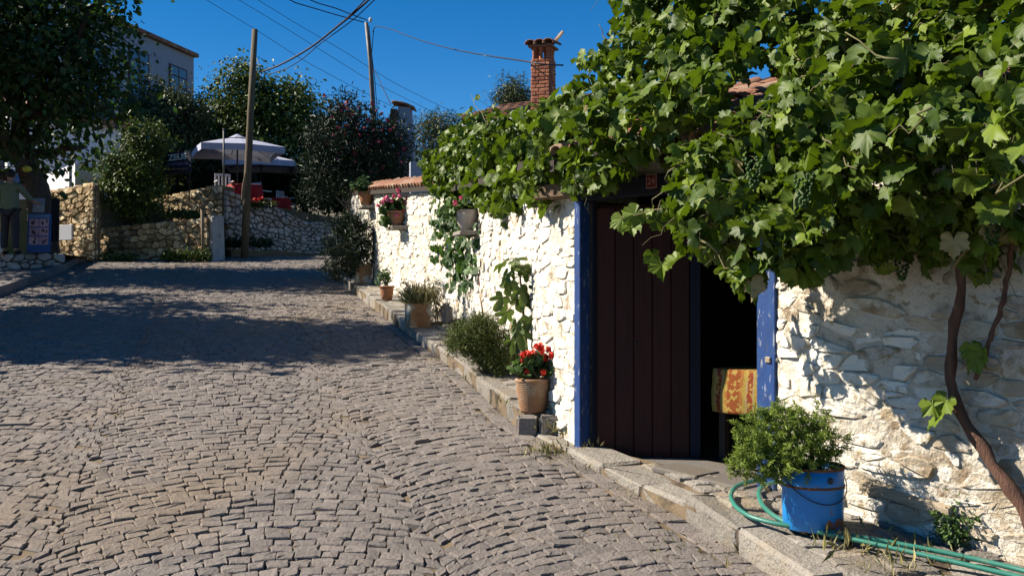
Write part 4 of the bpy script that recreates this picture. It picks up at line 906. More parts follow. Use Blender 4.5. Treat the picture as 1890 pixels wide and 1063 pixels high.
def pavement_shrub():
    g = np.random.default_rng(103); c = G(905, 688, .12)
    t = thing('rosemary_shrub', 'feathery green shrub growing from the pavement between kerb and white wall', 'shrub', c); y = c[1]
    E = [(P(870, 622, y), (.20, .2, .17)), (P(848, 630, y + .1), (.13, .15, .13)), (P(905, 640, y), (.22, .18, .2)), (P(930, 668, y - .1), (.16, .12, .15)), (P(890, 600, y + .1), (.13, .12, .11))]
    foliage('foliage', 'shrub_leaf', E, 520, 46, .035, .036, t, g, LANCE, shell=.45, upn=.4, droop=-.4, tb=.45)
    for i in range(8):
        m = MB(); e = E[i % 5][0]; m.tube(wobble(c + g.normal(0, .03, 3) * [1, 1, 0], e + g.normal(0, .06, 3), 5, .02, g), np.linspace(.012, .004, 5), 5); m.build('stem', 'bark', t)
pavement_shrub()

def fig_sapling():
    g = np.random.default_rng(105); y = 8.55; c = P(975, 700, y); c[2] = .1 * y + .125
    t = thing('fig_sapling', 'young fig tree with big lobed leaves growing against the white wall', 'tree', c)
    st = [c, P(972, 640, y), P(968, 600, y - .02), P(963, 550, y - .03), P(960, 510, y - .03), P(958, 478, y - .02)]; m = MB(); m.tube(st, [.013, .012, .011, .009, .007, .005], 6); m.build('trunk', 'bark', t, True)
    L = [(918, 487, 22, -80, 1), (950, 470, 21, 160, 1), (925, 512, 22, -60, 0), (936, 536, 22, -20, 0), (982, 505, 24, 60, 0), (922, 560, 22, -30, 0), (964, 548, 26, 10, 0), (955, 566, 24, -10, 1), (932, 588, 21, -15, 0), (988, 602, 28, 30, 0), (946, 610, 25, -30, 1), (962, 628, 28, 10, 1), (976, 560, 22, 50, 0), (945, 500, 20, -20, 1), (968, 488, 20, 120, 1), (995, 530, 18, 70, 0), (1000, 590, 22, 60, 0), (940, 640, 22, -20, 0)]
    for i, (u, v, r, a, lit) in enumerate(L):
        a = math.radians(a); p = P(u, v, y - .08 + g.uniform(-.12, .06)); k = y / F; tip = np.array([math.sin(a), -.3, -math.cos(a)]); nn = unit(np.array([-.7, -.5, .45]) + g.normal(size=3) * .35) if lit else unit(np.array([.15, -.8, .5]) + g.normal(size=3) * .35)
        st_p = p - tip * r * k * .55; tp = FIG[i % 2]; mesh_obj('leaf', leaf_arr(tp, st_p[None], nn[None], tip[None], np.array([r * k * 1.25]))[0], tp[1], 'fig_leaf', t, g.uniform(.2, .9))
        j = int(np.argmin([np.linalg.norm(q - st_p) for q in st])); m = MB(); m.tube([st[j], (st[j] + st_p) / 2 + [0, 0, .02], st_p], .004, 5); m.build('petiole', 'twig', t)
fig_sapling()

def square_tin(t, c, w, h, rz, mat='tin_rust'):
    m = MB(); g = np.random.default_rng(int(c[1] * 100)); n = 4
    for i in range(4):
        a = rz + i * math.pi / 2; d = np.array([math.cos(a), math.sin(a), 0]); s = np.array([-d[1], d[0], 0]); m.obox(np.asarray(c) + d * (w / 2 - .004) + [0, 0, h / 2], s * (w / 2), d * .003, np.array([0, 0, h / 2]), g.random())
    m.box((c[0], c[1], c[2] + .006), (w - .02, w - .02, .008), rz); o = m.build('tin', mat, t)
    for z in (.02, h - .015, h * .5):
        b = MB()
        for i in range(4):
            a = rz + i * math.pi / 2; d = np.array([math.cos(a), math.sin(a), 0]); s = np.array([-d[1], d[0], 0]); b.obox(np.asarray(c) + d * (w / 2 + .002) + [0, 0, z], s * (w / 2 + .003), d * .004, np.array([0, 0, .006]))
        b.build('seam', mat, o)
    m = MB(); m.box((c[0], c[1], c[2] + h - .05), (w - .02, w - .02, .012), rz); m.build('soil', 'soil', o)
    return o
def tin_of_grass():
    g = np.random.default_rng(107); c = G(771, 604, .105); t = thing('tin_planter', 'rusty square tin planted with dry spiky grass on the pavement step', 'planter', c); square_tin(t, c, .26, .30, math.radians(22))
    N = 620; a = g.uniform(0, 6.28, N); el = np.clip(g.normal(1.0, .33, N), .15, 1.5); d = np.stack([np.cos(a) * np.cos(el), np.sin(a) * np.cos(el), np.sin(el)], 1)
    pos = c + np.stack([g.uniform(-.1, .1, N), g.uniform(-.1, .1, N), np.full(N, .27)], 1); side = np.cross(d, g.normal(size=(N, 3)))
    leaves_mesh('grass_blades', 'grass_blade', BLADE, pos, side, d, g.uniform(.16, .34, N), g.random(N), t)
    for i in range(5):
        m = MB(); b = c + [g.uniform(-.25, .1), g.uniform(-.1, .1), g.uniform(.45, .58)]; m.tube(wobble(c + [0, 0, .28], b, 4, .01, g), .003, 4); m.build('flower_stalk', 'dry_leaf', t); n = 14
        leaves_mesh('seed_head', 'dry_leaf', LEAF4, b + g.normal(0, .02, (n, 3)), g.normal(size=(n, 3)), g.normal(size=(n, 3)), np.full(n, .03), g.random(n), t)
    c2 = G(806, 598, .105); t2 = thing('dry_plant', 'withered straw coloured plant leaning on the wall behind the rusty tin', 'plant', c2)
    foliage('foliage', 'dry_leaf', [(c2 + [0, 0, .3], (.13, .1, .22)), (c2 + [-.03, 0, .45], (.13, .1, .12))], 60, 12, .035, .035, t2, g, LEAF4)
    for i in range(5):
        m = MB(); m.tube(wobble(c2 + g.normal(0, .02, 3) * [1, 1, 0], c2 + [g.uniform(-.1, .1), g.uniform(-.05, .05), g.uniform(.3, .55)], 4, .015, g), .005, 4); m.build('stem', 'bark', t2)
    m = MB(); m.blob((c2[0] + .12, c2[1] + .05, c2[2] + .12), (.09, .09, .15), 8, 6, .2, .35); tag(m.build('stone_block', 'rubble_pale'), 'dark rough stone standing behind the rusty tin at the wall foot', 'stone')
tin_of_grass()

def small_pot():
    g = np.random.default_rng(109); c = G(714, 554, .145); t = thing('potted_basil', 'small plain terracotta pot with a leafy green plant near the shaded corner', 'potted plant', c)
    pot(t, [(.075, 0), (.09, .08), (.102, .17), (.106, .215)], c, 'terracotta', 22); foliage('foliage', 'geranium_leaf', [(c + [-.05, 0, .33], (.10, .08, .09)), (c + [-.02, 0, .40], (.07, .07, .06))], 34, 10, .028, .04, t, g, LEAF6, tb=.7)
    m = MB(); m.tube(wobble(c + [0, 0, .2], c + [-.03, 0, .38], 4, .006, g), .006, 5); m.build('stem', 'twig', t)
small_pot()

def tin_oleander():
    g = np.random.default_rng(111); c = G(670, 524, .14); t = thing('tin_shrub', 'tall rusty tin with a dark narrow leaved shrub in the shade of the wall', 'planter', c); square_tin(t, c, .28, .36, math.radians(14)); y = c[1]
    E = [(P(648, 455, y - .1), (.38, .35, .40)), (P(630, 480, y - .2), (.32, .3, .3)), (P(665, 430, y), (.22, .2, .3)), (P(640, 415, y), (.28, .25, .22)), (P(625, 498, y - .25), (.26, .25, .18))]
    foliage('foliage', 'oleander_leaf', E, 190, 26, .06, .10, t, g, LANCE, upn=.5, droop=.1)
    for i in range(7):
        m = MB(); m.tube(wobble(c + [0, 0, .3], E[i % 5][0] + g.normal(0, .1, 3), 5, .02, g), np.linspace(.012, .005, 5), 5); m.build('stem', 'bark', t)
tin_oleander()

def wall_shelf(u, v, label, L=.55, dep=.24):
    s = WALL.s_at_u(u); p = WALL.at(s); n = WALL.nrm(s); d = np.array([-n[1], n[0]]); z = EYE + (CV - v) / F * (p[1] - .1)
    c = np.array([*(p + n * dep / 2), z - .025]); m = MB(); m.obox(c, np.append(d, 0) * L / 2, np.append(n, 0) * dep / 2, np.array([0, 0, .025]), .5, bev=.008); vv = m.v[0]; vv += np.random.default_rng(int(u)).normal(0, .005, vv.shape)
    tag(m.build('stone_shelf', 'kerb'), label, 'shelf', 'stone shelves let into the white wall'); return np.array([*(p + n * dep * .52), z])
def shelf_pots():
    g = np.random.default_rng(113)
    c = wall_shelf(748, 418, 'stone shelf carrying the terracotta pot of pink geraniums', .5, .26)
    t = thing('shelf_geranium', 'terracotta pot of pink geraniums on a stone shelf under the tiled coping', 'potted plant', c); pot(t, [(.095, 0), (.12, .08), (.14, .17), (.148, .24)], c, 'terracotta', 24)
    foliage('foliage', 'geranium_leaf', [(c + [-.10, 0, .30], (.2, .16, .12)), (c + [-.16, -.03, .16], (.1, .1, .14)), (c + [.05, 0, .34], (.16, .14, .1))], 60, 9, .035, .042, t, g, ROUND, tb=.6)
    for (u, v, r) in ((714, 368, .075), (722, 372, .05), (735, 352, .05), (738, 362, .05), (750, 374, .055), (751, 366, .045), (733, 397, .055), (698, 380, .04), (727, 362, .045), (745, 388, .04), (706, 374, .05)): flower_head(t, P(u, v, c[1] - .12), r, 'petal_pink', g, 14)
    c = wall_shelf(884, 427, 'pale stone shelf carrying the chalky white pot', .5, .27)
    t = thing('shelf_pot', 'chalky pale clay pot on a stone shelf half hidden by vine leaves', 'potted plant', c); pot(t, [(.06, 0), (.085, .03), (.115, .09), (.138, .16), (.142, .21), (.128, .25)], c, 'pot_white', 24, rim=(.135, .02))
    foliage('foliage', 'geranium_leaf', [(c + [-.05, 0, .30], (.2, .15, .1)), (c + [-.2, -.03, .2], (.09, .08, .1))], 34, 8, .035, .042, t, g, ROUND, tb=.7)
    for (u, v, r) in ((840, 375, .045), (851, 365, .035)): flower_head(t, P(u, v, c[1] - .2), r, 'petal_pink', g, 12)
    c = wall_shelf(690, 380, 'wooden brown shelf in the shaded end of the wall', .5, .26)
    t = thing('shaded_pot', 'dark red clay pot with a small plant on the shaded shelf', 'potted plant', c); pot(t, [(.09, 0), (.115, .1), (.135, .2), (.14, .25)], c, 'terracotta', 20)
    foliage('foliage', 'geranium_leaf', [(c + [-.06, 0, .36], (.15, .12, .12))], 30, 8, .04, .045, t, g, ROUND)
    for (u, v) in ((694, 350), (700, 346), (688, 353)): flower_head(t, P(u, v, c[1] - .05), .045, 'petal_oleander', g, 10)
shelf_pots()

def juniper_bucket():
    g = np.random.default_rng(115); c = G(1500, 972, .135); y = c[1]
    t = thing('juniper_bucket', 'bushy juniper planted in a chipped blue metal bucket beside the doorway', 'planter', c)
    m = MB(); r = .152; h = .315
    m.lathe([(r - .012, 0), (r - .004, .006), (r - .002, .10), (r, .20), (r + .003, .215), (r + .003, .223), (r, .235), (r + .001, h - .012), (r - .006, h - .010), (r - .010, .24), (r - .012, .05)], c, 40, cap=False); b = m.build('bucket', 'bucket_blue', t, True, org=c)
    m = MB(); m.lathe([(r - .002, h - .014), (r + .006, h - .012), (r + .007, h - .002), (r + .001, h + .002), (r - .006, h - .004)], c, 40, cap=False); m.build('rim', 'rust', b, True)
    m = MB(); m.lathe([(r + .002, .212), (r + .006, .216), (r + .006, .222), (r + .002, .226)], c, 40, cap=False); m.build('band', 'rust', b, True)
    m = MB(); m.lathe([(.001, h - .05), (r - .014, h - .052)], c, 30, cap=False); m.build('soil', 'soil', b)
    # bail handle hanging at the front, with its ear
    ear = c + [r * .28, -r * .97, h - .055]; m = MB(); m.blob(ear, (.017, .010, .017), 10, 6); m.build('handle_ear', 'metal_dark', b, True)
    th = np.linspace(-1.28, 1.6, 24); pth = [c + [(r + .012) * math.sin(a + .05) , -(r + .012) * math.cos(a + .05), h - .06 - .11 * (abs(math.sin((a + 1.28) / 2.88 * math.pi)) if True else 0)] for a in th]
    m = MB(); m.tube(pth, .0028, 6); m.build('handle', 'metal_dark', b, True)
    px = lambda u, v, dd=0.: P(u, v, y + dd); E = []
    for (u, v, ru, rv, dd) in ((1455, 808, 70, 46, 0), (1400, 788, 34, 34, 0), (1445, 778, 40, 26, .02), (1500, 778, 34, 24, .02), (1528, 822, 30, 34, .02), (1388, 842, 36, 32, -.04), (1425, 850, 36, 30, -.08), (1475, 845, 46, 34, -.08), (1408, 878, 20, 16, -.08), (1375, 862, 18, 14, -.05), (1520, 850, 26, 24, -.04)):
        E.append((px(u, v, dd), (ru * y / F, ru * y / F * .85, rv * y / F)))
    # sprays: short curved tufts of needles
    pos, out, cc = crown_points(E, 620, 1, .001, g, shell=.30); n = 34; T = []; NN = []; D = []; S = []; TI = []
    for p, o in zip(pos, out):
        ax = unit(o * .9 + np.array([-.1, 0, .12]) + g.normal(size=3) * .35); L = g.uniform(.03, .065); s = g.random(n); base = p + ax * (s * L)[:, None] + g.normal(0, .004, (n, 3)); d = ax + g.normal(size=(n, 3)) * .75
        T.append(base); D.append(d); NN.append(g.normal(size=(n, 3)) + o * .6 + [0, 0, .4]); S.append(g.uniform(.010, .021, n)); TI.append(np.clip(.25 + .5 * s + g.normal(0, .12) + g.normal(0, .1, n), 0, 1))
    leaves_mesh('foliage', 'juniper_leaf', LANCE, np.concatenate(T), np.concatenate(NN), np.concatenate(D), np.concatenate(S) * 1.5, np.concatenate(TI), t)
    for e in E:
        m = MB(); m.tube(wobble(c + [0, 0, h - .06], e[0], 5, .012, g), np.linspace(.012, .004, 5), 5); m.build('branch', 'bark', t)
juniper_bucket()

def garden_hose():
    px = [(1960, 1075), (1890, 1052), (1760, 1022), (1640, 1000), (1560, 985), (1490, 975), (1430, 966), (1385, 954), (1358, 936), (1347, 915), (1356, 898), (1380, 889), (1412, 884), (1436, 880), (1446, 884), (1430, 890), (1407, 896), (1399, 910), (1406, 932), (1428, 952), (1460, 968), (1510, 981), (1580, 996), (1680, 1018), (1790, 1043), (1890, 1066), (1960, 1084)]
    p = np.array([G(u, v, .158 if v > 884 else .13) for u, v in px]); tt = np.linspace(0, len(p) - 1, 150); q = np.stack([np.interp(tt, range(len(p)), p[:, k]) for k in range(3)], 1)
    for _ in range(4): q[1:-1] = (q[:-2] + 2 * q[1:-1] + q[2:]) / 4
    m = MB(); m.tube(q, .0125, 9); tag(m.build('garden_hose', 'hose', None, True), 'green garden hose looped on the pavement around the blue bucket', 'hose')
garden_hose()

def weeds():
    g = np.random.default_rng(117); c = G(1790, 1000, .13); t = thing('weed_plant', 'low leafy green weed growing at the foot of the wall below the vine trunk', 'plant', c); y = c[1]
    E = [(P(1785, 960, y), (.12, .1, .08)), (P(1745, 965, y), (.07, .08, .07)), (P(1830, 955, y), (.09, .08, .06)), (P(1765, 990, y - .03), (.09, .07, .05)), (P(1780, 925, y), (.06, .05, .04))]
    foliage('foliage', 'geranium_leaf', E, 150, 7, .02, .026, t, g, LEAF6, shell=.5, tb=.55)
    for i in range(9):
        m = MB(); m.tube(wobble(c, E[i % 5][0] + g.normal(0, .04, 3), 4, .012, g), .0028, 4); m.build('stem', 'twig', t)
    # grass along joints and kerb
    P_ = []; S = []
    for (u, v, n, sp, h, sz) in ((1015, 835, 140, .09, 0, .06), (1180, 905, 40, .12, 0, .04), (1080, 860, 50, .1, 0, .04), (1400, 1020, 60, .12, 0, .05), (800, 665, 60, .12, 0, .04), (900, 760, 50, .1, 0, .035), (1700, 1030, 50, .12, .13, .06), (985, 822, 25, .06, 0, .04), (1560, 1000, 50, .10, .14, .08), (1500, 975, 14, .05, .14, .12), (1330, 1025, 40, .10, 0, .04), (1250, 1000, 30, .10, 0, .035), (1150, 975, 24, .2, 0, .03), (1640, 1040, 30, .08, .14, .07), (1020, 790, 30, .05, .05, .09), (1060, 800, 20, .05, .05, .07), (1085, 822, 20, .06, .05, .05), (860, 700, 30, .1, .12, .05), (690, 570, 60, .25, 0, .04), (640, 530, 60, .3, 0, .05), (930, 742, 22, .05, .13, .05), (1420, 905, 16, .03, .14, .05), (560, 820, 14, .3, 0, .02)):
        for k in range(n):
            q = G(u, v, h) + np.append(g.normal(0, sp, 2) * [1, 1.2], 0); q[2] = .1 * q[1] + h - .005; P_.append(q); S.append(sz * g.uniform(.5, 1.4))
    P_ = np.array(P_); N = len(P_); d = np.array([0, 0, 1.]) + g.normal(size=(N, 3)) * .55; d[:, 2] = abs(d[:, 2])
    o = leaves_mesh('grass', 'grass_blade', BLADE + LANCE, P_, np.cross(d, g.normal(size=(N, 3))), d, np.array(S), g.random(N) * .8, None); tag(o, 'thin grass and weeds in the joints of the paving', 'grass')
weeds()
# ------------------------------------------------------------------ walls at the top of the street
def stone_wall(name, label, pts, zb, zt, cw, ch, mat, back, seed, gap, depth, thick=.5, limit=280, cope=None, drop=.12, split=.2):
    p = Path(pts); t = thing(name, label, 'wall', (*p.at(p.len / 2), float(zb(0))))
    wall_slab(t, 'core', p, 0, p.len, lambda s: zb(s) - .1, lambda s: zt(s) - .02, back, thick)
    rubble(t, p, 0, p.len, zb, zt, cw, ch, mat, seed, gap=gap, depth=depth, limit=limit, drop=drop, split=split, smooth=False)
    if cope:
        g = np.random.default_rng(seed + 5); s = 0.02
        while s < p.len - .05:
            l = min(g.uniform(.2, .42), p.len - s); q = p.at(s + l / 2); n = np.append(p.nrm(s + l / 2), 0); d = np.array([-n[1], n[0], 0]); z = float(zt(s + l / 2)); m = MB()
            sl = (float(zt(min(s + l, p.len))) - float(zt(s))) / l
            m.obox(np.array([*q, z + .0]) - n * (thick / 2 - .03), -(d + np.array([0, 0, 0])) * (l / 2 - .008) + np.array([0, 0, 0]), n * (thick / 2), np.array([0, 0, .04 + g.uniform(0, .02)]), g.random(), bev=.015); vv = m.v[0]; vv += g.normal(0, .008, vv.shape)
            m.build('coping_stone', cope, t); s += l
    return t
def lin(p, a, b): return lambda s: a + (b - a) * np.asarray(s, float) / p
# every path runs so that its outward normal faces the street: right end first, then left
A1, B1 = P(176, 480, 25.0)[:2], P(88, 480, 25.7)[:2]
stone_wall('retaining_wall', 'tall honey coloured rubble wall behind the postcard stand', [A1, B1], lambda s: np.full(np.shape(s), 2.4), lin(1.3, 4.42, 4.30), .21, .13, 'rubble_tan', 'rubble_mortar', 201, .014, .07, .14, cope='rubble_tan')
stone_wall('retaining_wall', 'end return of the tall rubble wall going back into the terrace', [A1 + [-.50, 1.45], A1 + [.0, .0]], lambda s: np.full(np.shape(s), 2.4), lin(1.8, 4.40, 4.38), .21, .13, 'rubble_tan', 'rubble_mortar', 203, .012, .05, .04, limit=100)
A2, B2 = P(386, 480, 25.2)[:2], P(168, 480, 26.7)[:2]
stone_wall('retaining_wall', 'low pale tan rubble wall lit by the sun with a slanting shadow', [A2, B2], lambda s: np.full(np.shape(s), 2.4), lin(2.95, 3.62, 3.47), .23, .15, 'rubble_tan', 'rubble_mortar', 205, .014, .075, .3, cope=None)
A3, B3 = P(411, 480, 26.9)[:2], P(180, 480, 28.4)[:2]
stone_wall('retaining_wall', 'upper terrace rubble wall above the low sunlit wall', [A3, B3], lambda s: np.full(np.shape(s), 3.3), lin(3.4, 4.58, 4.10), .21, .135, 'rubble_tan', 'rubble_mortar', 207, .014, .07, .5, cope='rubble_tan')
# whitewashed end pier and the shaded dry wall going right
m = MB(); c = P(399, 436, 25.55); m.obox((A2[0] + .14, A2[1] + .20, 3.03), np.array([.07, -.026, 0]), np.array([.085, .23, 0]), np.array([0, 0, .62]), .5, bev=.03); vv = m.v[0]; vv += np.random.default_rng(3).normal(0, .012, vv.shape)
tag(m.build('wall_pier', 'plaster_dirty_shade'), 'whitewashed square pier at the end of the low sunlit wall', 'pier')
p4 = [P(642, 470, 31.2)[:2], P(560, 470, 29.6)[:2], P(480, 470, 28.2)[:2], P(413, 470, 26.95)[:2]]; L4 = Path(p4).len
stone_wall('dry_stone_wall', 'long shaded dry stone wall of pale stones below the cafe terrace', p4, lambda s: 2.55 + .0 * np.asarray(s), lambda s: np.interp(np.asarray(s, float), [0, L4 * .2, L4 * .38, L4 * .6, L4 * .85, L4], [3.75, 3.85, 3.80, 4.15, 4.35, 4.5]), .20, .12, 'rubble_pale', 'rubble_gap', 209, .016, .085, .6, limit=300, cope=None)
# plinth step along the foot of that wall
m = MB()
for i in range(3):
    a, b = np.append(p4[i], 0), np.append(p4[i + 1], 0); d = (b - a) / 2; n = np.append(unit(np.array([-d[1], d[0]])), 0); m.obox((a + b) / 2 + n * .13 + [0, 0, 2.74], d * .998, n * .13, np.array([0, 0, .14]))
tag(m.build('wall_plinth', 'rubble_mortar'), 'plain grey footing along the base of the shaded dry stone wall', 'footing')
# terrace fill behind the walls
v = [(*A1, 0), (*B1, 0)]; tz = 4.22
tv = [(B1[0] - 8, 27.0), (A1[0], 26.9), (B3[0], 27.6), (A3[0] - .1, 27.5), (p4[2][0], p4[2][1] + .5), (p4[0][0], p4[0][1] + .4), (-2, 36), (2, 60), (-40, 60), (-40, 27)]
tag(mesh_obj('terrace', [(x, y, tz - (.25 if x > -5.6 else 0)) for x, y in tv] + [(x, y, 2.0) for x, y in tv], [list(range(10))] + [[i, (i + 1) % 10, 10 + (i + 1) % 10, 10 + i] for i in range(10)], 'earth', org=(0, 0, 0)), kind='structure')
tag(mesh_obj('planting_bed', [(*A2, 3.5), (*B2, 3.4), (B2[0], 27.4, 3.45), (A2[0] + .2, 27.0, 3.55)], [[0, 1, 2, 3]], 'earth'), kind='structure')

# left pavement and stone platform where the person stands
def left_side():
    g = np.random.default_rng(41); v = []; f = []; ys = np.linspace(9, 25.5, 18)
    for y in ys: x = lx(y); z = .1 * y + .12; v += [(x, y, z - .3), (x, y, z), (x - 9, y, z + .05)]
    for j in range(len(ys) - 1): k = j * 3; f += [[k, k + 1, k + 4, k + 3], [k + 1, k + 2, k + 5, k + 4]]
    pv = tag(mesh_obj('side_pavement', v, f, 'granite', org=(0, 0, 0)), kind='structure'); y = 14.5
    while y < 24.5:
        l = g.uniform(.4, .7); a, b = np.array([lx(y), y]), np.array([lx(y + l), y + l]); c = np.append((a + b) / 2, .1 * (y + l / 2) + .06); d = np.append(b - a, .1 * l) / 2 * .98
        m = MB(); m.obox(c + [-.07, 0, 0], d, np.array([.09, .02, 0]), np.array([0, 0, .09]), g.random(), bev=.015); m.build('kerb_stone', 'granite', pv); y += l
    a, b = P(118, 500, 22.2)[:2], P(-60, 515, 20.4)[:2]
    stone_wall('platform_wall', 'low grey dry stone platform edge under the standing person', [a, b], lambda s: np.full(np.shape(s), 2.1), lin(2.5, 2.62, 2.52), .26, .14, 'rubble_pale', 'rubble_gap', 211, .014, .07, .4, cope=None)
    n = unit(np.array([-(b - a)[1], (b - a)[0]])); tag(mesh_obj('platform', [(*(a - n * .1), 2.60), (*(b - n * .1), 2.50), (b[0] - 4, b[1] + 4, 2.55), (a[0] - .5, 25.0, 2.6)], [[0, 1, 2, 3]], 'earth'), kind='structure')
left_side()

# ------------------------------------------------------------------ trees and shrubs
def el(u, v, y, ru, rv, rd=None): k = y / F; return (P(u, v, y), np.array([ru * k, rd if rd else ru * k, rv * k]))
tree('shade_tree', 'big dark leafy tree with a thick trunk rising beside the standing person', P(84, 484, 22.6), [el(70, 120, 22, 150, 120), el(-60, 60, 21, 160, 130), el(150, 90, 22.5, 88, 95), el(60, 240, 22.5, 110, 70), el(178, 180, 22.8, 50, 70), el(100, -30, 22, 135, 80), el(130, 235, 23, 66, 50), ((-12.2, 20.6, 6.6), (2.0, 1.3, 1.7)), ((-12.0, 20.5, 8.6), (2.2, 2.0, 1.6)), ((-13.6, 20.6, 5.4), (1.9, 1.8, 1.6)), ((-13.4, 22.2, 6.4), (1.9, 1.6, 1.6))], 'tree_dark', 820, 26, .34, .17, 301, .30, 12, tpl=LEAF6, top=P(20, 130, 22.3), upn=.7, droop=.6)
m = MB(); m.tube([P(62, 400, 22.5), P(55, 345, 22.45), P(44, 300, 22.4), P(30, 240, 22.3)], [.07, .06, .05, .04], 7); m.build('limb', 'twig_pale', bpy.data.objects['shade_tree'], True)
tree('street_tree', 'leafy roadside tree whose crown throws the near shadow across the street', (-10.6, 13.0, 1.3), [((-10.4, 13.5, 6.2), (2.3, 1.35, 2.0)), ((-9.4, 12.5, 5.6), (1.7, 1.1, 1.6)), ((-10.8, 14.6, 5.2), (1.8, .8, 1.1)), ((-10.4, 13.7, 8.0), (1.6, 1.0, .8)), ((-9.9, 13.4, 4.9), (1.7, 1.3, 1.0)), ((-11.0, 16.4, 6.2), (1.9, .28, .6)), ((-11.6, 17.6, 5.4), (1.6, .3, .7)), ((-10.6, 15.6, 4.2), (1.6, .3, .6))], 'tree_dark', 640, 26, .30, .20, 303, .2, 8, tpl=LEAF6, top=(-10.4, 12.9, 6.5), flat=.5)
tree('wall_bush', 'dense dark green bush spilling over the rubble wall corner', P(235, 420, 26.4), [el(250, 300, 26.4, 52, 50, .7), el(235, 350, 26.2, 48, 45, .6), el(275, 260, 26.8, 35, 35, .6), el(250, 385, 26.2, 30, 22, .3), el(215, 320, 26.4, 28, 45, .5), el(285, 345, 26.8, 18, 30, .4)], 'tree_green', 420, 26, .16, .10, 305, .06, 6, cat='bush', stem='stem')
tree('pear_tree', 'olive green tree with upright shoots before the pale building', P(300, 370, 33), [el(300, 240, 33, 80, 55), el(262, 205, 33, 40, 48), el(330, 205, 33, 32, 42), el(300, 290, 33, 90, 45), el(356, 225, 33, 26, 36), el(318, 165, 33, 7, 34), el(290, 172, 33, 7, 32), el(268, 160, 33, 7, 30), el(345, 178, 33, 7, 28)], 'tree_olive', 620, 26, .22, .13, 307, .14, 8)
tree('walnut_tree', 'bright green broad tree behind the larger parasol', P(470, 370, 36), [el(450, 190, 36, 62, 58), el(510, 200, 36, 70, 52), el(420, 230, 36, 48, 50), el(560, 225, 36, 52, 50), el(470, 260, 36, 90, 45), el(450, 140, 36, 36, 26), el(540, 170, 36, 30, 26), el(590, 260, 36, 40, 50)], 'tree_green', 760, 26, .26, .15, 309, .2, 10)
tree('oleander', 'tall dark oleander with scattered pink flowers at the bend of the street', P(640, 452, 26.5), [el(650, 260, 26, 80, 62, 1.1), el(610, 300, 26, 52, 66, .9), el(700, 290, 26, 62, 70, 1.), el(640, 330, 26, 80, 40, .9), el(720, 250, 26, 40, 40, .7), el(640, 210, 26, 34, 36, .6), el(660, 190, 26, 14, 26, .4), el(585, 345, 26, 28, 34, .6), el(730, 325, 26, 34, 32, .6)], 'oleander_leaf', 640, 24, .16, .16, 311, .05, 12, tpl=LANCE, cat='shrub', stem='stem', upn=.3, droop=-.2, bark='twig_pale')
def oleander_flowers():
    g = np.random.default_rng(313); t = bpy.data.objects['oleander']
    for (u, v) in ((688, 192), (695, 205), (678, 222), (660, 228), (640, 232), (705, 210), (625, 236), (715, 222), (650, 212), (600, 178), (598, 176), (640, 190), (690, 240), (665, 250), (720, 240), (700, 262), (735, 285), (745, 275), (615, 250), (655, 275), (630, 205), (742, 300), (672, 236)):
        flower_head(t, P(u, v, 25.0 + g.uniform(-.2, .3)), g.uniform(.05, .08), 'petal_oleander', g, 10)
    for k in range(40):
        u, v = g.uniform(600, 745), g.uniform(195, 320); flower_head(t, P(u, v, 25.05 + g.uniform(-.1, .4)), g.uniform(.03, .055), 'petal_oleander', g, 8)
oleander_flowers()
tree('pine_tree', 'round topped pine tree on the hill beyond the oleander', P(815, 330, 42), [el(815, 245, 42, 45, 30), el(790, 255, 42, 28, 24), el(845, 240, 42, 30, 26), el(800, 225, 42, 14, 16), el(840, 290, 42, 50, 40), el(780, 300, 42, 30, 40)], 'pine_leaf', 420, 26, .28, .18, 315, .14, 6, tpl=LANCE)
tree('cypress_tree', 'small dark conifer top showing beside the brick chimney', P(950, 260, 26), [el(948, 172, 26, 22, 24), el(930, 185, 26, 16, 20), el(968, 178, 26, 14, 18), el(950, 200, 26, 34, 24), el(940, 155, 26, 8, 12), el(962, 152, 26, 6, 12)], 'pine_leaf', 200, 24, .13, .12, 317, .08, 4, tpl=LANCE)
tree('hill_tree', 'low dark tree closing the gap between pear tree and building', P(380, 330, 40), [el(385, 210, 40, 36, 44), el(400, 260, 40, 50, 50), el(360, 265, 40, 40, 40)], 'tree_dark', 240, 26, .28, .16, 319, .12, 5)
for i, (u, y, lab) in enumerate(((350, 37, 'dark hedge bush behind the painted sign'), (440, 39, 'dark hedge bush behind the white chairs'), (530, 38, 'dark hedge bush behind the smaller parasol'), (620, 35, 'dark hedge bush behind the oleander stems'), (700, 33, 'dark hedge bush below the curved chimney'), (140, 36, 'dark hedge bush behind the white garden wall'))):
    tree('hedge_bush', lab, P(u, 385, y), [el(u, 325, y, 70, 50, 1.), el(u + 30, 350, y, 60, 36, 1.)], 'tree_dark', 260, 24, .28, .17, 330 + i, .06, 3, cat='bush', group='hedge behind the terrace', stem='stem')
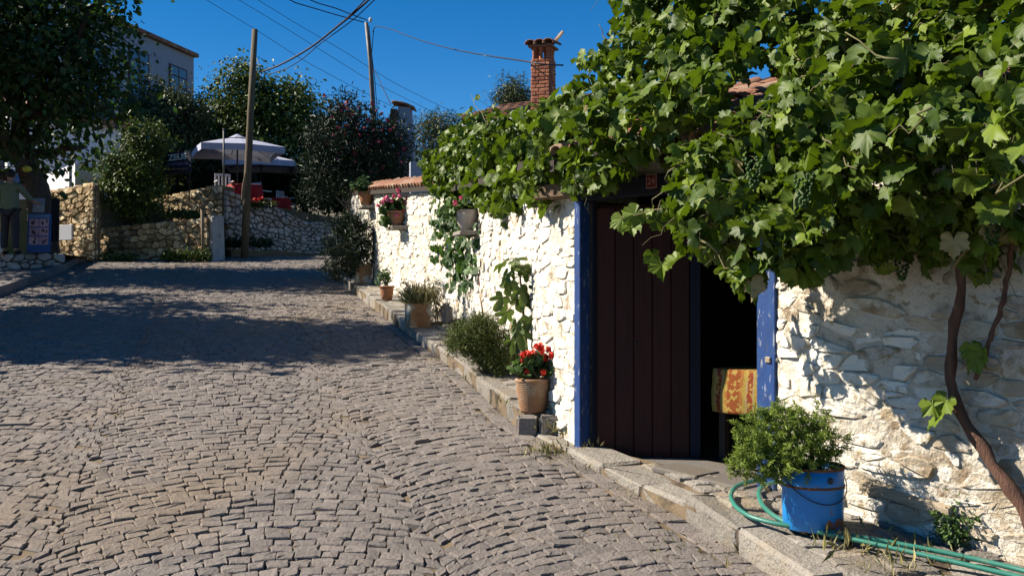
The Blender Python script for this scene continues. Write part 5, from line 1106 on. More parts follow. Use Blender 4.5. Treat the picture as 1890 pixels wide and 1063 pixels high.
def roadside_plants():
    g = np.random.default_rng(43)
    for (u0, u1, v, y, n, nm, lab) in ((300, 385, 478, 25.0, 260, 'verge_plant', 'strip of low green weeds at the foot of the sunlit rubble wall'), (415, 500, 455, 26.8, 260, 'verge_plant', 'dark weeds around the foot of the leaning wooden pole'), (300, 370, 402, 26.2, 160, 'verge_plant', 'green trailing weeds on top of the low rubble wall'), (190, 250, 482, 25.2, 80, 'verge_plant', 'grass in the shadow at the foot of the low rubble wall')):
        t = thing(nm, lab, 'plant', P((u0 + u1) / 2, v, y)); N = n * 4; uu = g.uniform(u0, u1, N); pos = np.stack([(uu - CU) / F * y + g.normal(0, .04, N), y + g.normal(0, .1, N), np.full(N, P(0, v, y)[2]) + abs(g.normal(0, .10, N))], 1)
        leaves_mesh('foliage', 'shrub_dark' if u0 == 415 else 'tree_green', LEAF4, pos, g.normal(size=(N, 3)) + [0, 0, .6], g.normal(size=(N, 3)), np.full(N, .09), g.random(N), t)
roadside_plants()

# ------------------------------------------------------------------ buildings
def far_building():
    b0 = np.array([-14.25, 45.0]); d = unit(np.array([-.21, -1.0])); n = np.array([-d[1], d[0]]); n = n if n[0] > 0 else -n; L = 15.; zt, zb = 12.15, 3.4
    t = thing('pale_building', 'tall pale grey building with brown framed windows behind the trees', 'building', (*b0, zb)); W = 9.
    def q(a, o, z): p = b0 + d * a + n * o; return (p[0], p[1], z)
    v = [q(0, 0, zb), q(L, 0, zb), q(L, -W, zb), q(0, -W, zb), q(0, 0, zt), q(L, 0, zt), q(L, -W, zt), q(0, -W, zt)]
    mesh_obj('wall', v, [[0, 1, 5, 4], [1, 2, 6, 5], [2, 3, 7, 6], [3, 0, 4, 7], [4, 5, 6, 7]], 'plaster_grey', t)
    m = MB(); D3, N3 = np.append(d, 0), np.append(n, 0); m.obox(np.array(q(L / 2, -W / 2 + .15, zt + .09)), D3 * (L / 2 + .1), N3 * (W / 2 + .05), np.array([0, 0, .08])); rf = m.build('roof', 'tile', t)
    for i in range(64):
        a = .1 + i * .235; m = MB(); m.tube([np.array(q(a, .14, zt + .15)), np.array(q(a, -1.2, zt + .34))], .06, 6, R.random()); m.build('roof_tile', 'tile', rf)
    def win(a, w, z0, z1, hidden=False):
        m = MB(); m.obox(np.array(q(a, -.02, (z0 + z1) / 2)), D3 * w / 2, N3 * .06, np.array([0, 0, (z1 - z0) / 2])); f = m.build('window', 'frame_brown', t)
        for k in (0, 1):
            for (y0, y1) in ((z0 + .06, z1 - .48), (z1 - .42, z1 - .06)):
                m = MB(); m.obox(np.array(q(a - w / 2 + w * (.27 + .46 * k), .03, (y0 + y1) / 2)), D3 * w * .2, N3 * .02, np.array([0, 0, (y1 - y0) / 2])); m.build('pane', 'pane', f)
        m = MB(); m.obox(np.array(q(a, .06, z0 - .05)), D3 * (w / 2 + .1), N3 * .1, np.array([0, 0, .05])); m.build('sill', 'plaster_grey', f)
    win(1.35, 1.45, 9.0, 11.45); win(4.35, 1.45, 9.0, 11.45); win(7.4, 1.45, 9.0, 11.45); win(10.4, 1.45, 9.0, 11.45)
far_building()
def red_roof_house():
    t = thing('red_roofed_house', 'low house with a terracotta tiled roof half hidden behind the big tree', 'house', P(120, 300, 31)); e0, e1 = P(248, 236, 31.), P(20, 200, 28.5); e0[2] = e1[2] = P(0, 234, 31)[2]
    d = unit(e1 - e0); n = unit(np.array([-d[1], d[0], 0.])); n = n if n[1] > 0 else -n; L = np.linalg.norm(e1 - e0); rise = np.array([0, 0, 1.5])
    v = [e0, e1, e1 + n * 3.4 + rise, e0 + n * 3.4 + rise]; w = [p - [0, 0, .08] for p in v]; rf = mesh_obj('roof', v + w, [[0, 1, 2, 3], [7, 6, 5, 4], [0, 4, 5, 1], [1, 5, 6, 2], [2, 6, 7, 3], [3, 7, 4, 0]], 'tile', t)
    k = 0
    for i in range(int(L / .21)):
        for j in range(6):
            a = e0 + d * (.1 + i * .21) + (n * 3.4 + rise) * (j / 6); b = a + (n * 3.4 + rise) / 6 * 1.12; m = MB(); m.tube([a + [0, 0, .05], b + [0, 0, .03]], [.095, .075], 6, R.random()); m.build('roof_tile', 'tile', rf)
    wv = [e0 + n * .4 - d * -.3, e1 + n * .4]; m = MB(); m.obox((wv[0] + wv[1]) / 2 - [0, 0, 1.3], (wv[1] - wv[0]) / 2, n * .1, np.array([0, 0, 1.25])); m.build('wall', 'plaster_white', t)
    m = MB(); m.obox(e0 + n * 1.8 + d * .3 - [0, 0, .7], d * .1, n * 1.3, np.array([0, 0, 1.2])); m.build('side_wall', 'plaster_white', t)
red_roof_house()
def garden_wall():
    y = 27.2; a, b = P(82, 330, y), P(168, 330, y); z0, z1a, z1b = 4.2, P(0, 323, y)[2], P(0, 310, y)[2]; v = []
    for p, z in ((a, z1a), (b, z1b)):
        for o in (0, .35): v += [(p[0], p[1] + o - (.0 if p is a else 1.), z0), (p[0], p[1] + o - (0 if p is a else 1.), z)]
    t = thing('garden_wall', 'white plastered garden wall standing on top of the tall rubble wall', 'wall', (a[0], y, z0))
    mesh_obj('wall', v, [[0, 4, 5, 1], [2, 3, 7, 6], [1, 5, 7, 3], [0, 1, 3, 2], [4, 6, 7, 5]], 'plaster_white', t)
    v2 = [(b[0], b[1] - 1., z0), (b[0], b[1] - 1., z1b), (b[0] + .35, b[1] + .9, z1b), (b[0] + .35, b[1] + .9, z0)]; mesh_obj('return_wall', v2 + [(x - .2, y_ + .1, z) for x, y_, z in v2], [[0, 1, 2, 3], [1, 5, 6, 2], [7, 6, 5, 4], [3, 2, 6, 7]], 'plaster_white', t)
    # thin wooden rail whose shadow falls on the plaster
garden_wall()
def curved_chimney():
    y = 27.6; t = thing('white_chimney', 'tall whitewashed chimney with a curved cover slab among the oleanders', 'chimney', P(745, 400, y)); c = P(748, 270, y); zt = P(0, 200, y)[2]
    m = MB(); zb = 2.4; pr = [(.30, zb), (.30, P(0, 262, y)[2]), (.27, P(0, 240, y)[2]), (.23, P(0, 222, y)[2]), (.21, zt)]; v = []; f = []
    for w, z in pr:
        for sx, sy in ((-1, -1), (1, -1), (1, 1), (-1, 1)): v.append((c[0] + sx * w * .82 , y + sy * w, z))
    for i in range(len(pr) - 1):
        for k in range(4): f.append([i * 4 + k, i * 4 + (k + 1) % 4, i * 4 + 4 + (k + 1) % 4, i * 4 + 4 + k])
    f.append([16, 17, 18, 19]); mesh_obj('shaft', v, f, 'plaster_grey', t)
    v = []; f = []; n = 9
    for i in range(n):
        a = i / (n - 1); x = c[0] - .34 + .62 * a; z = zt + .10 - .16 * a ** 2.2 - .10 * max(0, .25 - a) * 4 * 0; 
        for yy in (-.32, .32):
            for dz in (0, .05): v.append((x, y + yy, z + dz))
    for i in range(n - 1):
        k = i * 4
        for a, b in ((0, 2), (2, 3), (3, 1), (1, 0)): f.append([k + a, k + b, k + 4 + b, k + 4 + a])
    f += [[0, 1, 3, 2], [4 * n - 4, 4 * n - 2, 4 * n - 1, 4 * n - 3]]; mesh_obj('cover_slab', v, f, 'tile', t, None, True)
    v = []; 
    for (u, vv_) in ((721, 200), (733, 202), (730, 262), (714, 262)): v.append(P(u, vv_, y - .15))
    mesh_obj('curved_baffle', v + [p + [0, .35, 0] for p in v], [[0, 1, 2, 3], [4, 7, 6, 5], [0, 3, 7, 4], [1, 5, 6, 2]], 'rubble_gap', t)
    m = MB(); c = P(772, 318, 21.); m.box((c[0], 21., c[2] - .3), (.35, .3, 1.0), .2); tag(m.build('wall_stub', 'plaster_grey'), 'pale plastered wall stub below the whitewashed chimney', 'wall')
curved_chimney()
def gutter_roof():
    y = 17.5; a, b = P(852, 228, y), P(948, 214, y - .6); b[2] = a[2]; t = thing('upper_house', 'upper house showing a tiled eave with a pale gutter above the vine', 'house', (0, y + 1, 2.5)); d = b - a; n = unit(np.array([-d[1], d[0], 0])); n = n if n[1] > 0 else -n
    m = MB(); m.obox((a + b) / 2 + [0, 0, -.03], d / 2, n * .05, np.array([0, 0, .03])); m.build('gutter', 'plastic_white', t)
    v = [a, b, b + n * 3 + [0, 0, .9], a + n * 3 + [0, 0, .9]]; v = [p + [0, 0, .02] for p in v]; rf = mesh_obj('roof', v + [p - [0, 0, .1] for p in v], [[0, 1, 2, 3], [7, 6, 5, 4], [0, 4, 5, 1], [3, 7, 4, 0], [1, 5, 6, 2]], 'roof_under', t)
    for i in range(int(np.linalg.norm(d) / .2)):
        p = a + unit(d) * (.1 + i * .2) - n * .04
        for j in range(4): m = MB(); q = p + (n * 3 + [0, 0, .9]) * j * .12; m.tube([q + [0, 0, .06], q + (n * 3 + [0, 0, .9]) * .14 + [0, 0, .05]], [.09, .075], 6, R.random()); m.build('roof_tile', 'tile', rf)
    m = MB(); m.obox((a + b) / 2 + n * .35 - [0, 0, 1.2], d / 2, n * .15, np.array([0, 0, 1.15])); m.build('wall', 'plaster_white', t)
gutter_roof()

# ------------------------------------------------------------------ poles and wires
def poles():
    t = thing('wooden_pole', 'leaning wooden telegraph pole at the foot of the shaded stone wall', 'pole', P(451, 474, 26.3)); m = MB(); m.tube([P(451, 482, 26.3), P(456, 350, 26.3), P(463, 200, 26.3), P(470.5, 55, 26.3)], [.105, .10, .09, .075], 10); m.build('shaft', 'pole_wood', t, True)
    m = MB(); m.tube([P(474, 108, 26.2), P(478, 122, 26.1), P(484, 133, 26.1)], .012, 5); m.build('cable_clamp', 'cable', t); m = MB(); m.tube([P(447, 372, 26.18), P(449, 345, 26.18), P(453, 320, 26.18)], [.03, .035, .02], 6); m.build('splint', 'wood_grey', t)
    t = thing('utility_pole', 'slim grey utility pole with a white insulator rising behind the oleander', 'pole', P(694, 330, 30)); m = MB(); m.tube([P(697, 380, 30), P(690, 230, 30), P(684, 120, 30), P(676, 42, 30)], [.08, .075, .065, .055], 9); m.build('shaft', 'metal_pole', t, True)
    m = MB(); m.lathe([(.02, 0), (.06, .03), (.035, .06), (.065, .09), (.03, .14)], P(684, 42, 29.95), 8); m.build('insulator', 'plastic_white', t, True)
    for k, pts in enumerate((((681, 48), (685, 90), (690, 160), (694, 220)), ((690, 52), (686, 100), (692, 150), (697, 215)))):
        m = MB(); m.tube([P(u, v, 29.88) for u, v in pts], .012, 5); m.build('down_cable', 'cable', t)
    t = thing('thin_post', 'thin grey metal post standing on the terrace beside the parasol', 'post', P(413, 345, 27.3)); m = MB(); m.tube([P(413, 352, 27.3), P(413, 240, 27.3)], .025, 7); m.build('shaft', 'metal_pole', t, True); m = MB(); m.tube([P(413, 241, 27.3), P(413, 238, 27.3)], .032, 7); m.build('cap', 'metal_pole', t, True)
    t = thing('sign_post', 'short wooden post with a slanted cap board before the low rubble wall', 'post', P(374, 470, 25.0)); m = MB(); m.tube([P(375, 478, 25.0), P(373, 384, 25.0)], .042, 7); m.build('shaft', 'wood_grey', t, True)
    m = MB(); a, b = P(369, 384, 24.98), P(383, 376, 24.98); m.obox((a + b) / 2, (b - a) / 2, np.array([0, .1, 0]), np.array([-.01, 0, .018])); m.build('cap_board', 'wood_grey', t)
poles()
def wire(name, label, pts, r, mat='cable', cat='cable', n=40):
    p = np.array([P(*q) for q in pts]); tt = np.linspace(0, len(p) - 1, n); q = np.stack([np.interp(tt, range(len(p)), p[:, k]) for k in range(3)], 1)
    for _ in range(3): q[1:-1] = (q[:-2] + 2 * q[1:-1] + q[2:]) / 4
    m = MB(); m.tube(q, r, 5); tag(m.build(name, mat, None, True), label, cat, 'overhead lines')
wire('power_cable', 'thick sagging cable bundle swinging up from the leaning wooden pole', [(484, 133, 26), (510, 124, 25), (545, 106, 24), (580, 84, 23), (615, 56, 22), (650, 28, 21), (690, -8, 20), (760, -80, 18)], .022)
wire('power_cable', 'second strand beside the thick bundle', [(484, 132, 26), (512, 122, 25), (548, 103, 24), (584, 80, 23), (618, 52, 22), (648, 27, 21), (682, -8, 20), (750, -80, 18)], .014)
wire('power_cable', 'loose third strand hanging below the thick bundle', [(497, 137, 26), (528, 128, 25), (558, 110, 24), (592, 80, 23), (624, 58, 22), (656, 34, 21), (697, -5, 20), (770, -75, 18)], .011)
wire('overhead_wire', 'lowest thin wire crossing the sky behind the leaning pole', [(380, 0, 34), (470, 54, 36), (560, 112, 38), (640, 155, 40), (740, 205, 43), (800, 230, 45)], .009, 'wire_thin', 'wire')
wire('overhead_wire', 'middle thin wire crossing the sky behind the utility pole', [(440, 0, 34), (520, 48, 36), (600, 98, 38), (680, 148, 40), (780, 198, 43), (850, 230, 45)], .009, 'wire_thin', 'wire')
wire('overhead_wire', 'highest thin wire running down towards the pine tree', [(475, 0, 34), (560, 52, 36), (640, 98, 38), (720, 150, 40), (800, 190, 43), (870, 222, 45)], .009, 'wire_thin', 'wire')
wire('service_cable', 'lower dark cable reaching the top of the utility pole', [(520, -8, 27), (545, 6, 27.5), (580, 16, 28), (620, 28, 29), (672, 42, 29.9)], .016)
wire('service_cable', 'upper dark cable reaching the top of the utility pole', [(558, -6, 27), (585, 6, 27.5), (620, 16, 28), (650, 28, 29), (678, 38, 29.9)], .016)
wire('house_cable', 'black cable sagging from the utility pole to the brick chimney', [(688, 60, 29.9), (692, 49, 29.6), (700, 49, 28.8), (728, 56, 27), (742, 63, 26), (790, 80, 23), (850, 95, 19), (910, 105, 16), (975, 114, 13.7), (1005, 120, 13.6), (1040, 121, 13.6)], .012)
wire('house_cable', 'short black cable dropping from the utility pole to the whitewashed chimney', [(690, 128, 29.8), (698, 145, 28), (710, 170, 26), (721, 193, 22.6)], .012)

# ------------------------------------------------------------------ cafe terrace
def parasol(label, c, zpeak, zedge, half, rz, zg):
    t = thing('parasol', label, 'parasol', (c[0], c[1], zg), 'white cafe parasols'); n = 8; ca, sa = math.cos(rz), math.sin(rz)
    def q(x, y, z): return (c[0] + x * ca - y * sa, c[1] + x * sa + y * ca, z)
    ring = []
    for i in range(n):
        s = i // 2; a = (-1, 1, 1, -1)[s] * half; b = (-1, -1, 1, 1)[s] * half
        if i % 2 == 0: ring.append((a, b, 0.))
        else: a2 = (-1, 1, 1, -1)[(s + 1) % 4] * half; b2 = (-1, -1, 1, 1)[(s + 1) % 4] * half; ring.append(((a + a2) / 2, (b + b2) / 2, .04))
    v = [q(0, 0, zpeak)] + [q(x * .5, y * .5, zedge + (zpeak - zedge) * .55 + z) for x, y, z in ring] + [q(x, y, zedge + z) for x, y, z in ring]
    f = [[0, 1 + i, 1 + (i + 1) % n] for i in range(n)] + [[1 + i, 9 + i, 9 + (i + 1) % n, 1 + (i + 1) % n] for i in range(n)]; mesh_obj('canopy', v, f, 'canvas', t)
    v = []
    for x, y, z in ring: v += [q(x * 1.002, y * 1.002, zedge + z), q(x * 1.004, y * 1.004, zedge + z - .19)]
    mesh_obj('valance', v, [[2 * i, 2 * ((i + 1) % n), 2 * ((i + 1) % n) + 1, 2 * i + 1] for i in range(n)], 'canvas', t)
    m = MB(); m.lathe([(.28, zpeak - .03), (.14, zpeak + .04), (.02, zpeak + .10)], (c[0], c[1], 0), 8); m.build('vent_cap', 'canvas', t)
    m = MB(); m.tube([(c[0], c[1], zg - .05), (c[0], c[1], zpeak)], .025, 8); m.build('pole', 'metal_dark', t, True)
    for x, y, z in ring: m = MB(); m.tube([np.array(q(0, 0, zpeak - .06)), np.array(q(x * .98, y * .98, zedge + z - .03))], .012, 5); m.build('rib', 'wood_grey', t)
    m = MB(); m.lathe([(.28, 0), (.28, .05), (.06, .1), (.04, .3)], (c[0], c[1], zg), 12); m.build('base', 'metal_dark', t)
parasol('large white parasol behind the leaning wooden pole', P(438, 270, 30.0), P(0, 254, 30)[2], P(0, 277, 30)[2], 1.18, math.radians(24), 4.2)
parasol('smaller farther white parasol half behind the large one', P(482, 300, 34.0), P(0, 284, 34)[2], P(0, 303, 34)[2], 1.15, math.radians(10), 4.2)
def chair(label, c, rz):
    t = thing('plastic_chair', label, 'chair', c, 'white cafe chairs'); k, s = math.cos(rz), math.sin(rz); q = lambda x, y, z: np.array([c[0] + x * k - y * s, c[1] + x * s + y * k, c[2] + z])
    m = MB(); m.box(q(0, 0, .44), (.46, .44, .03), rz, bev=.008); m.build('seat', 'plastic_white', t)
    b = MB(); b.box(q(0, .21, .86), (.46, .03, .06), rz, bev=.01); bb = b.build('backrest', 'plastic_white', t)
    for x in (-.2, -.1, 0, .1, .2): m = MB(); m.box(q(x, .21, .645), (.045, .02, .40), rz); m.build('slat', 'plastic_white', bb)
    for x in (-.2, .2):
        for y in (-.19, .19): m = MB(); m.tube([q(x * 1.1, y * 1.1, 0), q(x, y, .44)], .018, 6); m.build('leg', 'plastic_white', t)
        m = MB(); m.box(q(x * 1.1, 0, .66), (.04, .42, .025), rz); m.build('armrest', 'plastic_white', t)
chair('white plastic chair by the thin metal post', P(414, 345, 28.4) * [1, 1, 0] + [0, 0, 4.2], .5)
chair('white plastic chair between the leaning pole and the flower bed', P(481, 360, 29.3) * [1, 1, 0] + [0, 0, 4.0], 2.6)
chair('white plastic chair deep in the shade under the smaller parasol', P(527, 340, 33.5) * [1, 1, 0] + [0, 0, 4.2], 1.2)
def cafe_table(lab_t, lab_c, c, rz, w=.8):
    t = thing('cafe_table', lab_t, 'table', c, 'cafe tables'); m = MB(); m.box((c[0], c[1], c[2] + .72), (w, w, .03), rz); m.build('table_top', 'wood_dark', t); k, s = math.cos(rz), math.sin(rz)
    for x in (-1, 1):
        for y in (-1, 1): a, b = x * w * .45, y * w * .45; m = MB(); p = (c[0] + a * k - b * s, c[1] + a * s + b * k); m.tube([(*p, c[2]), (*p, c[2] + .71)], .022, 6); m.build('leg', 'wood_dark', t)
    v = []; f = []; n = 24
    for r_, z in ((0, .742), (.5, .742), (.515, .735), (.53, .6), (.55, .45), (.56, .34)):
        for i in range(n):
            a = 2 * math.pi * i / n; sq = 1 / max(abs(math.cos(a)), abs(math.sin(a))); sq = min(sq, 1.3); rr = r_ * w * sq * (1 + (.05 * math.sin(a * 8) if z < .7 else 0)); x, y = rr * math.cos(a), rr * math.sin(a); v.append((c[0] + x * k - y * s, c[1] + x * s + y * k, c[2] + z))
    for j in range(5):
        for i in range(n): f.append([j * n + i, j * n + (i + 1) % n, (j + 1) * n + (i + 1) % n, (j + 1) * n + i])
    tag(mesh_obj('tablecloth', v, f, 'cloth_red', None, None, True), lab_c, 'tablecloth', 'red tablecloths')
cafe_table('cafe table at the terrace edge behind the leaning pole', 'red cloth over the cafe table behind the leaning pole', P(450, 372, 28.4) * [1, 1, 0] + [0, 0, 4.0], .5, .85)
cafe_table('cafe table in the shade under the smaller parasol', 'dark red cloth over the table under the smaller parasol', P(512, 375, 31.5) * [1, 1, 0] + [0, 0, 3.9], .2, .8)
def red_bed():
    g = np.random.default_rng(47); c = P(470, 372, 28.0); t = thing('flower_bed', 'low flower bed with red blooms on the edge of the shaded wall', 'plant', c)
    foliage('foliage', 'tree_green', [(P(495, 378, 27.9), (.3, .15, .12)), (P(470, 378, 27.8), (.25, .15, .1))], 40, 10, .05, .07, t, g)
    for (u, v) in ((470, 368), (478, 368), (484, 366), (474, 372), (465, 372)): flower_head(t, P(u, v, 27.75), .06, 'petal_red', g, 10)
red_bed()
def cafe_sign():
    y = 26.75; a, b = P(304, 302, y), P(353, 300, y - .3); d = b - a; d[2] = 0; L = np.linalg.norm(d); e = d / L; n = np.array([e[1], -e[0], 0]); n = n if n[1] < 0 else -n; c = (a + b) / 2; c[2] = P(0, 301, y)[2]
    t = thing('cafe_sign', 'dark blue painted board reading ZEUS hung before the terrace bushes', 'sign', c); m = MB(); m.obox(c, e * L / 2, n * .015, np.array([0, 0, .28]), .5, bev=.005); m.build('board', 'sign_board', t)
    for s in (-.4, .4): m = MB(); q = c + e * s * L - n * .03; m.tube([q + [0, 0, .3], [q[0], q[1], 4.2]], .02, 6); m.build('support', 'wood_dark', t)
    def text(body, size, dz, mat, nm, sx=1.):
        cu = bpy.data.curves.new(nm, 'FONT'); cu.body = body; cu.size = size; cu.align_x = 'CENTER'; cu.align_y = 'CENTER'; cu.extrude = .002; cu.offset = .006; cu.materials.append(MAT[mat]); o = text_mesh(nm, cu, mat); o.parent = t
        o.location = tuple(n * .02 + [0, 0, dz]); o.rotation_euler = (math.radians(90), math.radians(-3), math.atan2(e[1], e[0])); o.scale = (sx, 1, 1)
    text('ZEUS', .22, .13, 'sign_ink', 'lettering', 1.15)
    # two smaller painted lines, too worn to read: short brush marks
    g = np.random.default_rng(53)
    for z, mt, h_, nm in ((-.05, 'sign_ink_blue', .035, 'worn_line'), (-.18, 'sign_ink_ochre', .022, 'worn_line')):
        m = MB(); x = -.33
        while x < .33: w = g.uniform(.012, .03); m.obox(c + e * x + n * .018 + [0, 0, z + g.uniform(-.008, .008)], e * w / 2 + np.array([0, 0, g.uniform(-.01, .01)]), n * .002, np.array([0, 0, h_ * g.uniform(.6, 1.1)])); x += w + g.uniform(.012, .03)
        m.build(nm, mt, t, kind='stuff')
cafe_sign()

# ------------------------------------------------------------------ person and souvenir stands
def souvenir():
    y = 21.3; zg = 2.56
    def board(name, label, u0, u1, v0, v1, yy, mat, cat, tilt=.06, th=.02):
        a, b = P(u0, v1, yy), P(u1, v1, yy); zt = P(0, v0, yy)[2]; zb = P(0, v1, yy)[2]; t = thing(name, label, cat, ((a[0] + b[0]) / 2, yy, zb)); c = np.array([(a[0] + b[0]) / 2, yy + tilt * (zt - zb) / 2, (zb + zt) / 2])
        ex, ez = np.array([(b[0] - a[0]) / 2, 0, 0]), np.array([0, tilt * (zt - zb) / 2, (zt - zb) / 2]); m = MB(); m.obox(c, ex, np.array([0, th, 0]), ez, .5, bev=.005); m.build('board', mat, t); return t, c, ex, ez
    t, c, ex, ez = board('postcard_stand', 'blue postcard stand with pink printed cards beside the standing person', 50, 93, 394, 466, y, 'stand_blue', 'stand')
    g = np.random.default_rng(57)
    for j in range(3):
        for i in range(2):
            q = c + ex * (-.42 + .86 * i) + ez * (.52 - .46 * j) - [0, .026, 0]; m = MB(); m.obox(q, ex * .40, np.array([0, .003, 0]), ez * .20, g.random()); k = m.build('card', 'print_pink', t)
            for s in range(3): m = MB(); m.obox(q + ex * g.uniform(-.25, .25) + ez * g.uniform(-.1, .1) - [0, .004, 0], ex * .06, np.array([0, .0015, 0]), ez * .08); m.build('motif', 'print_ink', k)
    m = MB(); m.obox(c + ez * .86 - [0, .024, 0], ex * .9, np.array([0, .003, 0]), ez * .09); m.build('header', 'toy_blue', t)
    for s in (-1, 1): m = MB(); m.tube([c + ex * s * .9 + ez, c + ex * s * .95 - ez * 1.06], .018, 6); m.build('leg', 'wood_dark', t); m = MB(); m.tube([c + ex * s * .9 + ez * .95, c + ex * s * .9 - ez * 1.06 + [0, .4, 0]], .015, 6); m.build('leg', 'wood_dark', t)
    t, c, ex, ez = board('grey_folder', 'grey folder propped open on top of the postcard stand', 60, 81, 366, 392, y - .02, 'folder_grey', 'folder', .15, .012); m = MB(); m.obox(c - ez * .2 - [0, .016, 0], ex * .25, np.array([0, .002, 0]), ez * .1); m.build('label_patch', 'plastic_white', t)
    t, c, ex, ez = board('black_panel', 'tall narrow black panel leaning on the tree trunk', 94, 108, 366, 446, y + .5, 'panel_black', 'panel', .05, .03); m = MB(); m.obox(c + ez * .97 - [0, .03, 0], ex, np.array([0, .01, 0]), ez * .03); m.build('edge_strip', 'wood_dark', t)
    t, c, ex, ez = board('side_stand', 'brightly painted souvenir stand cut by the edge of the picture', -40, 8, 395, 474, y - .3, 'toy_orange', 'stand')
    for k, (mt, z) in enumerate((('toy_yellow', .55), ('toy_blue', -.1), ('plastic_white', -.6))): m = MB(); m.obox(c + ez * z - [0, .026, 0], ex * .92, np.array([0, .003, 0]), ez * .22); m.build('painted_panel', mt, t)
    # hanging toys
    hook = thing('toy_rack', 'thin rack hung with bright plastic toys behind the standing person', 'rack', P(30, 478, y + .5)); m = MB(); m.tube([P(30, 478, y + .5), P(30, 300, y + .5)], .02, 6); m.build('post', 'metal_dark', hook); m = MB(); m.tube([P(5, 308, y + .5), P(50, 308, y + .5)], .012, 6); m.build('rail', 'metal_dark', hook)
    for (u, v, r_, mt, lab) in ((50, 312, (.10, .1, .07), 'toy_yellow', 'yellow plastic toy topmost on the rack'), (26, 332, (.12, .1, .15), 'toy_blue', 'pale blue plastic toy below the yellow one'), (38, 346, (.09, .08, .09), 'toy_red', 'red plastic toy lowest on the rack'), (8, 380, (.10, .09, .16), 'toy_orange', 'orange cloth bag hanging at the person elbow')):
        c = P(u, v, y + .42); t = thing('hanging_toy', lab, 'toy', c - [0, 0, r_[2]], 'toys on the rack'); m = MB(); m.blob(c, r_, 10, 7, .5, .1); m.build('body', mt, t, True); m = MB(); m.tube([c + [0, 0, r_[2] * .9], c + [0, .05, r_[2] + .08]], .006, 5); m.build('loop', 'cable', t)
    # white painted notice on the rubble wall
    yy = 25.1; c = P(122, 429, yy); m = MB(); m.obox(c, np.array([.19, -.08, 0]), np.array([.01, .02, 0]), np.array([0, 0, .19]), .5, bev=.004); tag(m.build('white_board', 'plastic_white'), 'blank white square board fixed to the rubble wall', 'board')
souvenir()

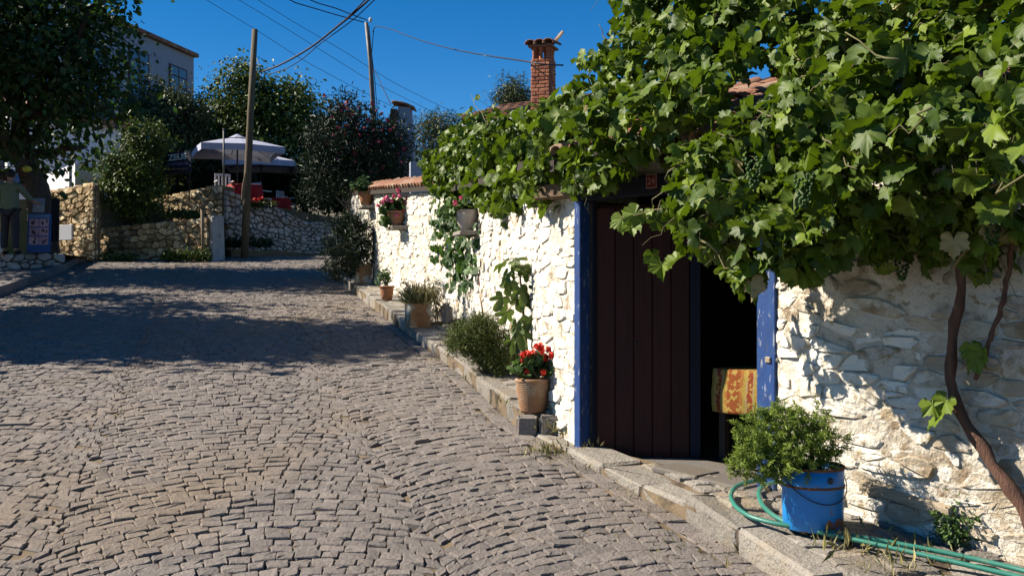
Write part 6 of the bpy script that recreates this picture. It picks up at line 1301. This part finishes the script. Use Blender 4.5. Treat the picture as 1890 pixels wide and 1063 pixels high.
def skin_mesh(name, J, E, rad, mat, parent, root=0, sub=2):
    me = bpy.data.meshes.new(name); o0 = origin_of(parent); me.from_pydata([tuple(np.asarray(p, float)) for p in J], E, []); a = me.attributes.new('tint', 'FLOAT', 'POINT'); o = bpy.data.objects.new(name, me); COL.objects.link(o); o.parent = parent; me.materials.append(MAT[mat])
    sk = o.modifiers.new('skin', 'SKIN'); sk.use_smooth_shade = True; sv = me.skin_vertices[0].data
    for i, r in enumerate(rad): sv[i].radius = r if isinstance(r, tuple) else (r, r); sv[i].use_root = (i == root)
    s = o.modifiers.new('sub', 'SUBSURF'); s.levels = sub; s.render_levels = sub; return o
def person():
    y = 20.85; base = P(18, 478, y); base[2] = 2.545; t = thing('person', 'person in a loose olive shirt and dark trousers seen from behind reaching to a stand', 'person', base)
    # facing away from the camera (+Y); x to the right
    J = [(0, 0, .95), (0, .01, 1.12), (0, .02, 1.32), (0, .03, 1.46), (0, .035, 1.535), (0, .045, 1.62), (0, .05, 1.70),
         (-.09, 0, .90), (-.11, .02, .50), (-.12, 0, .09), (-.13, .13, .04), (.09, 0, .90), (.11, .01, .50), (.13, -.02, .09), (.14, .11, .04),
         (-.17, .03, 1.42), (-.23, .02, 1.15), (-.22, .14, .93), (-.215, .18, .85), (.17, .03, 1.42), (.29, .12, 1.22), (.40, .27, 1.10), (.44, .33, 1.09)]
    E = [(0, 1), (1, 2), (2, 3), (3, 4), (4, 5), (5, 6), (0, 7), (7, 8), (8, 9), (9, 10), (0, 11), (11, 12), (12, 13), (13, 14), (3, 15), (15, 16), (16, 17), (17, 18), (3, 19), (19, 20), (20, 21), (21, 22)]
    r = [(.15, .10), (.145, .10), (.155, .11), (.10, .08), (.052, .055), (.075, .095), (.065, .085), .085, .06, .042, .035, .085, .06, .042, .035, .062, .045, .034, .032, .062, .045, .034, .032]
    def hand(i, d, s):
        d = unit(np.array(d, float)); up = np.array([0, 0, 1.]) if abs(d[2]) < .8 else np.array([1., 0, 0]); sd = unit(np.cross(d, up)); b = np.array(J[i])
        for k, (o_, l) in enumerate(((-.03, .075), (-.01, .085), (.01, .08), (.03, .065))):
            p0 = b + d * .03 + sd * o_; p1 = p0 + d * l * .55; p2 = p1 + d * l * .4 - up * .02; n = len(J); J.extend([tuple(p0), tuple(p1), tuple(p2)]); E.extend([(i, n), (n, n + 1), (n + 1, n + 2)]); r.extend([.011, .0095, .008])
        p0 = b + sd * .035 * s; p1 = p0 + d * .04 + sd * .02 * s; n = len(J); J.extend([tuple(p0), tuple(p1)]); E.extend([(i, n), (n, n + 1)]); r.extend([.012, .009])
    hand(18, (0, .4, -1), 1); hand(22, (.6, .8, 0), -1); body = skin_mesh('body', J, E, r, 'skin', t)
    S = [(0, 0, .84), (0, .0, .98), (0, .01, 1.14), (0, .02, 1.32), (0, .03, 1.45), (0, .035, 1.50), (-.18, .03, 1.41), (-.25, .02, 1.16), (-.24, .10, 1.0), (.18, .03, 1.41), (.29, .12, 1.23), (.37, .23, 1.13)]
    skin_mesh('shirt', S, [(0, 1), (1, 2), (2, 3), (3, 4), (4, 5), (4, 6), (6, 7), (7, 8), (4, 9), (9, 10), (10, 11)], [(.20, .145), (.20, .15), (.195, .145), (.19, .135), (.115, .10), (.07, .07), .085, .07, .058, .085, .07, .056], 'shirt_olive', t)
    skin_mesh('trousers', [(0, 0, .96), (-.09, 0, .88), (-.115, .02, .50), (-.125, 0, .10), (.09, 0, .88), (.115, .01, .50), (.135, -.02, .10)], [(0, 1), (1, 2), (2, 3), (0, 4), (4, 5), (5, 6)], [(.165, .12), .105, .082, .07, .105, .082, .07], 'trousers', t)
    for x, yy in ((-.13, .05), (.14, .03)): m = MB(); m.blob(base + [x, yy + .03, .05], (.05, .13, .05), 8, 6); m.build('shoe', 'hair', t, True)
    m = MB(); m.blob(base + [0, .035, 1.675], (.088, .105, .105), 12, 9, .5, .06); m.build('hair', 'hair', t, True)
    for s in (-1, 1): m = MB(); m.blob(base + [s * .08, .05, 1.625], (.012, .022, .03), 7, 5); m.build('ear', 'skin', t, True)
    m = MB(); m.blob(base + [0, .145, 1.625], (.013, .02, .02), 7, 5); m.build('nose', 'skin', t, True)
    for s in (-1, 1): m = MB(); m.blob(base + [s * .032, .128, 1.65], (.012, .008, .007), 7, 5); m.build('eye', 'hair', t, True)
    m = MB(); m.blob(base + [0, .13, 1.575], (.022, .008, .006), 7, 5); m.build('mouth', 'terracotta', t, True)
person()
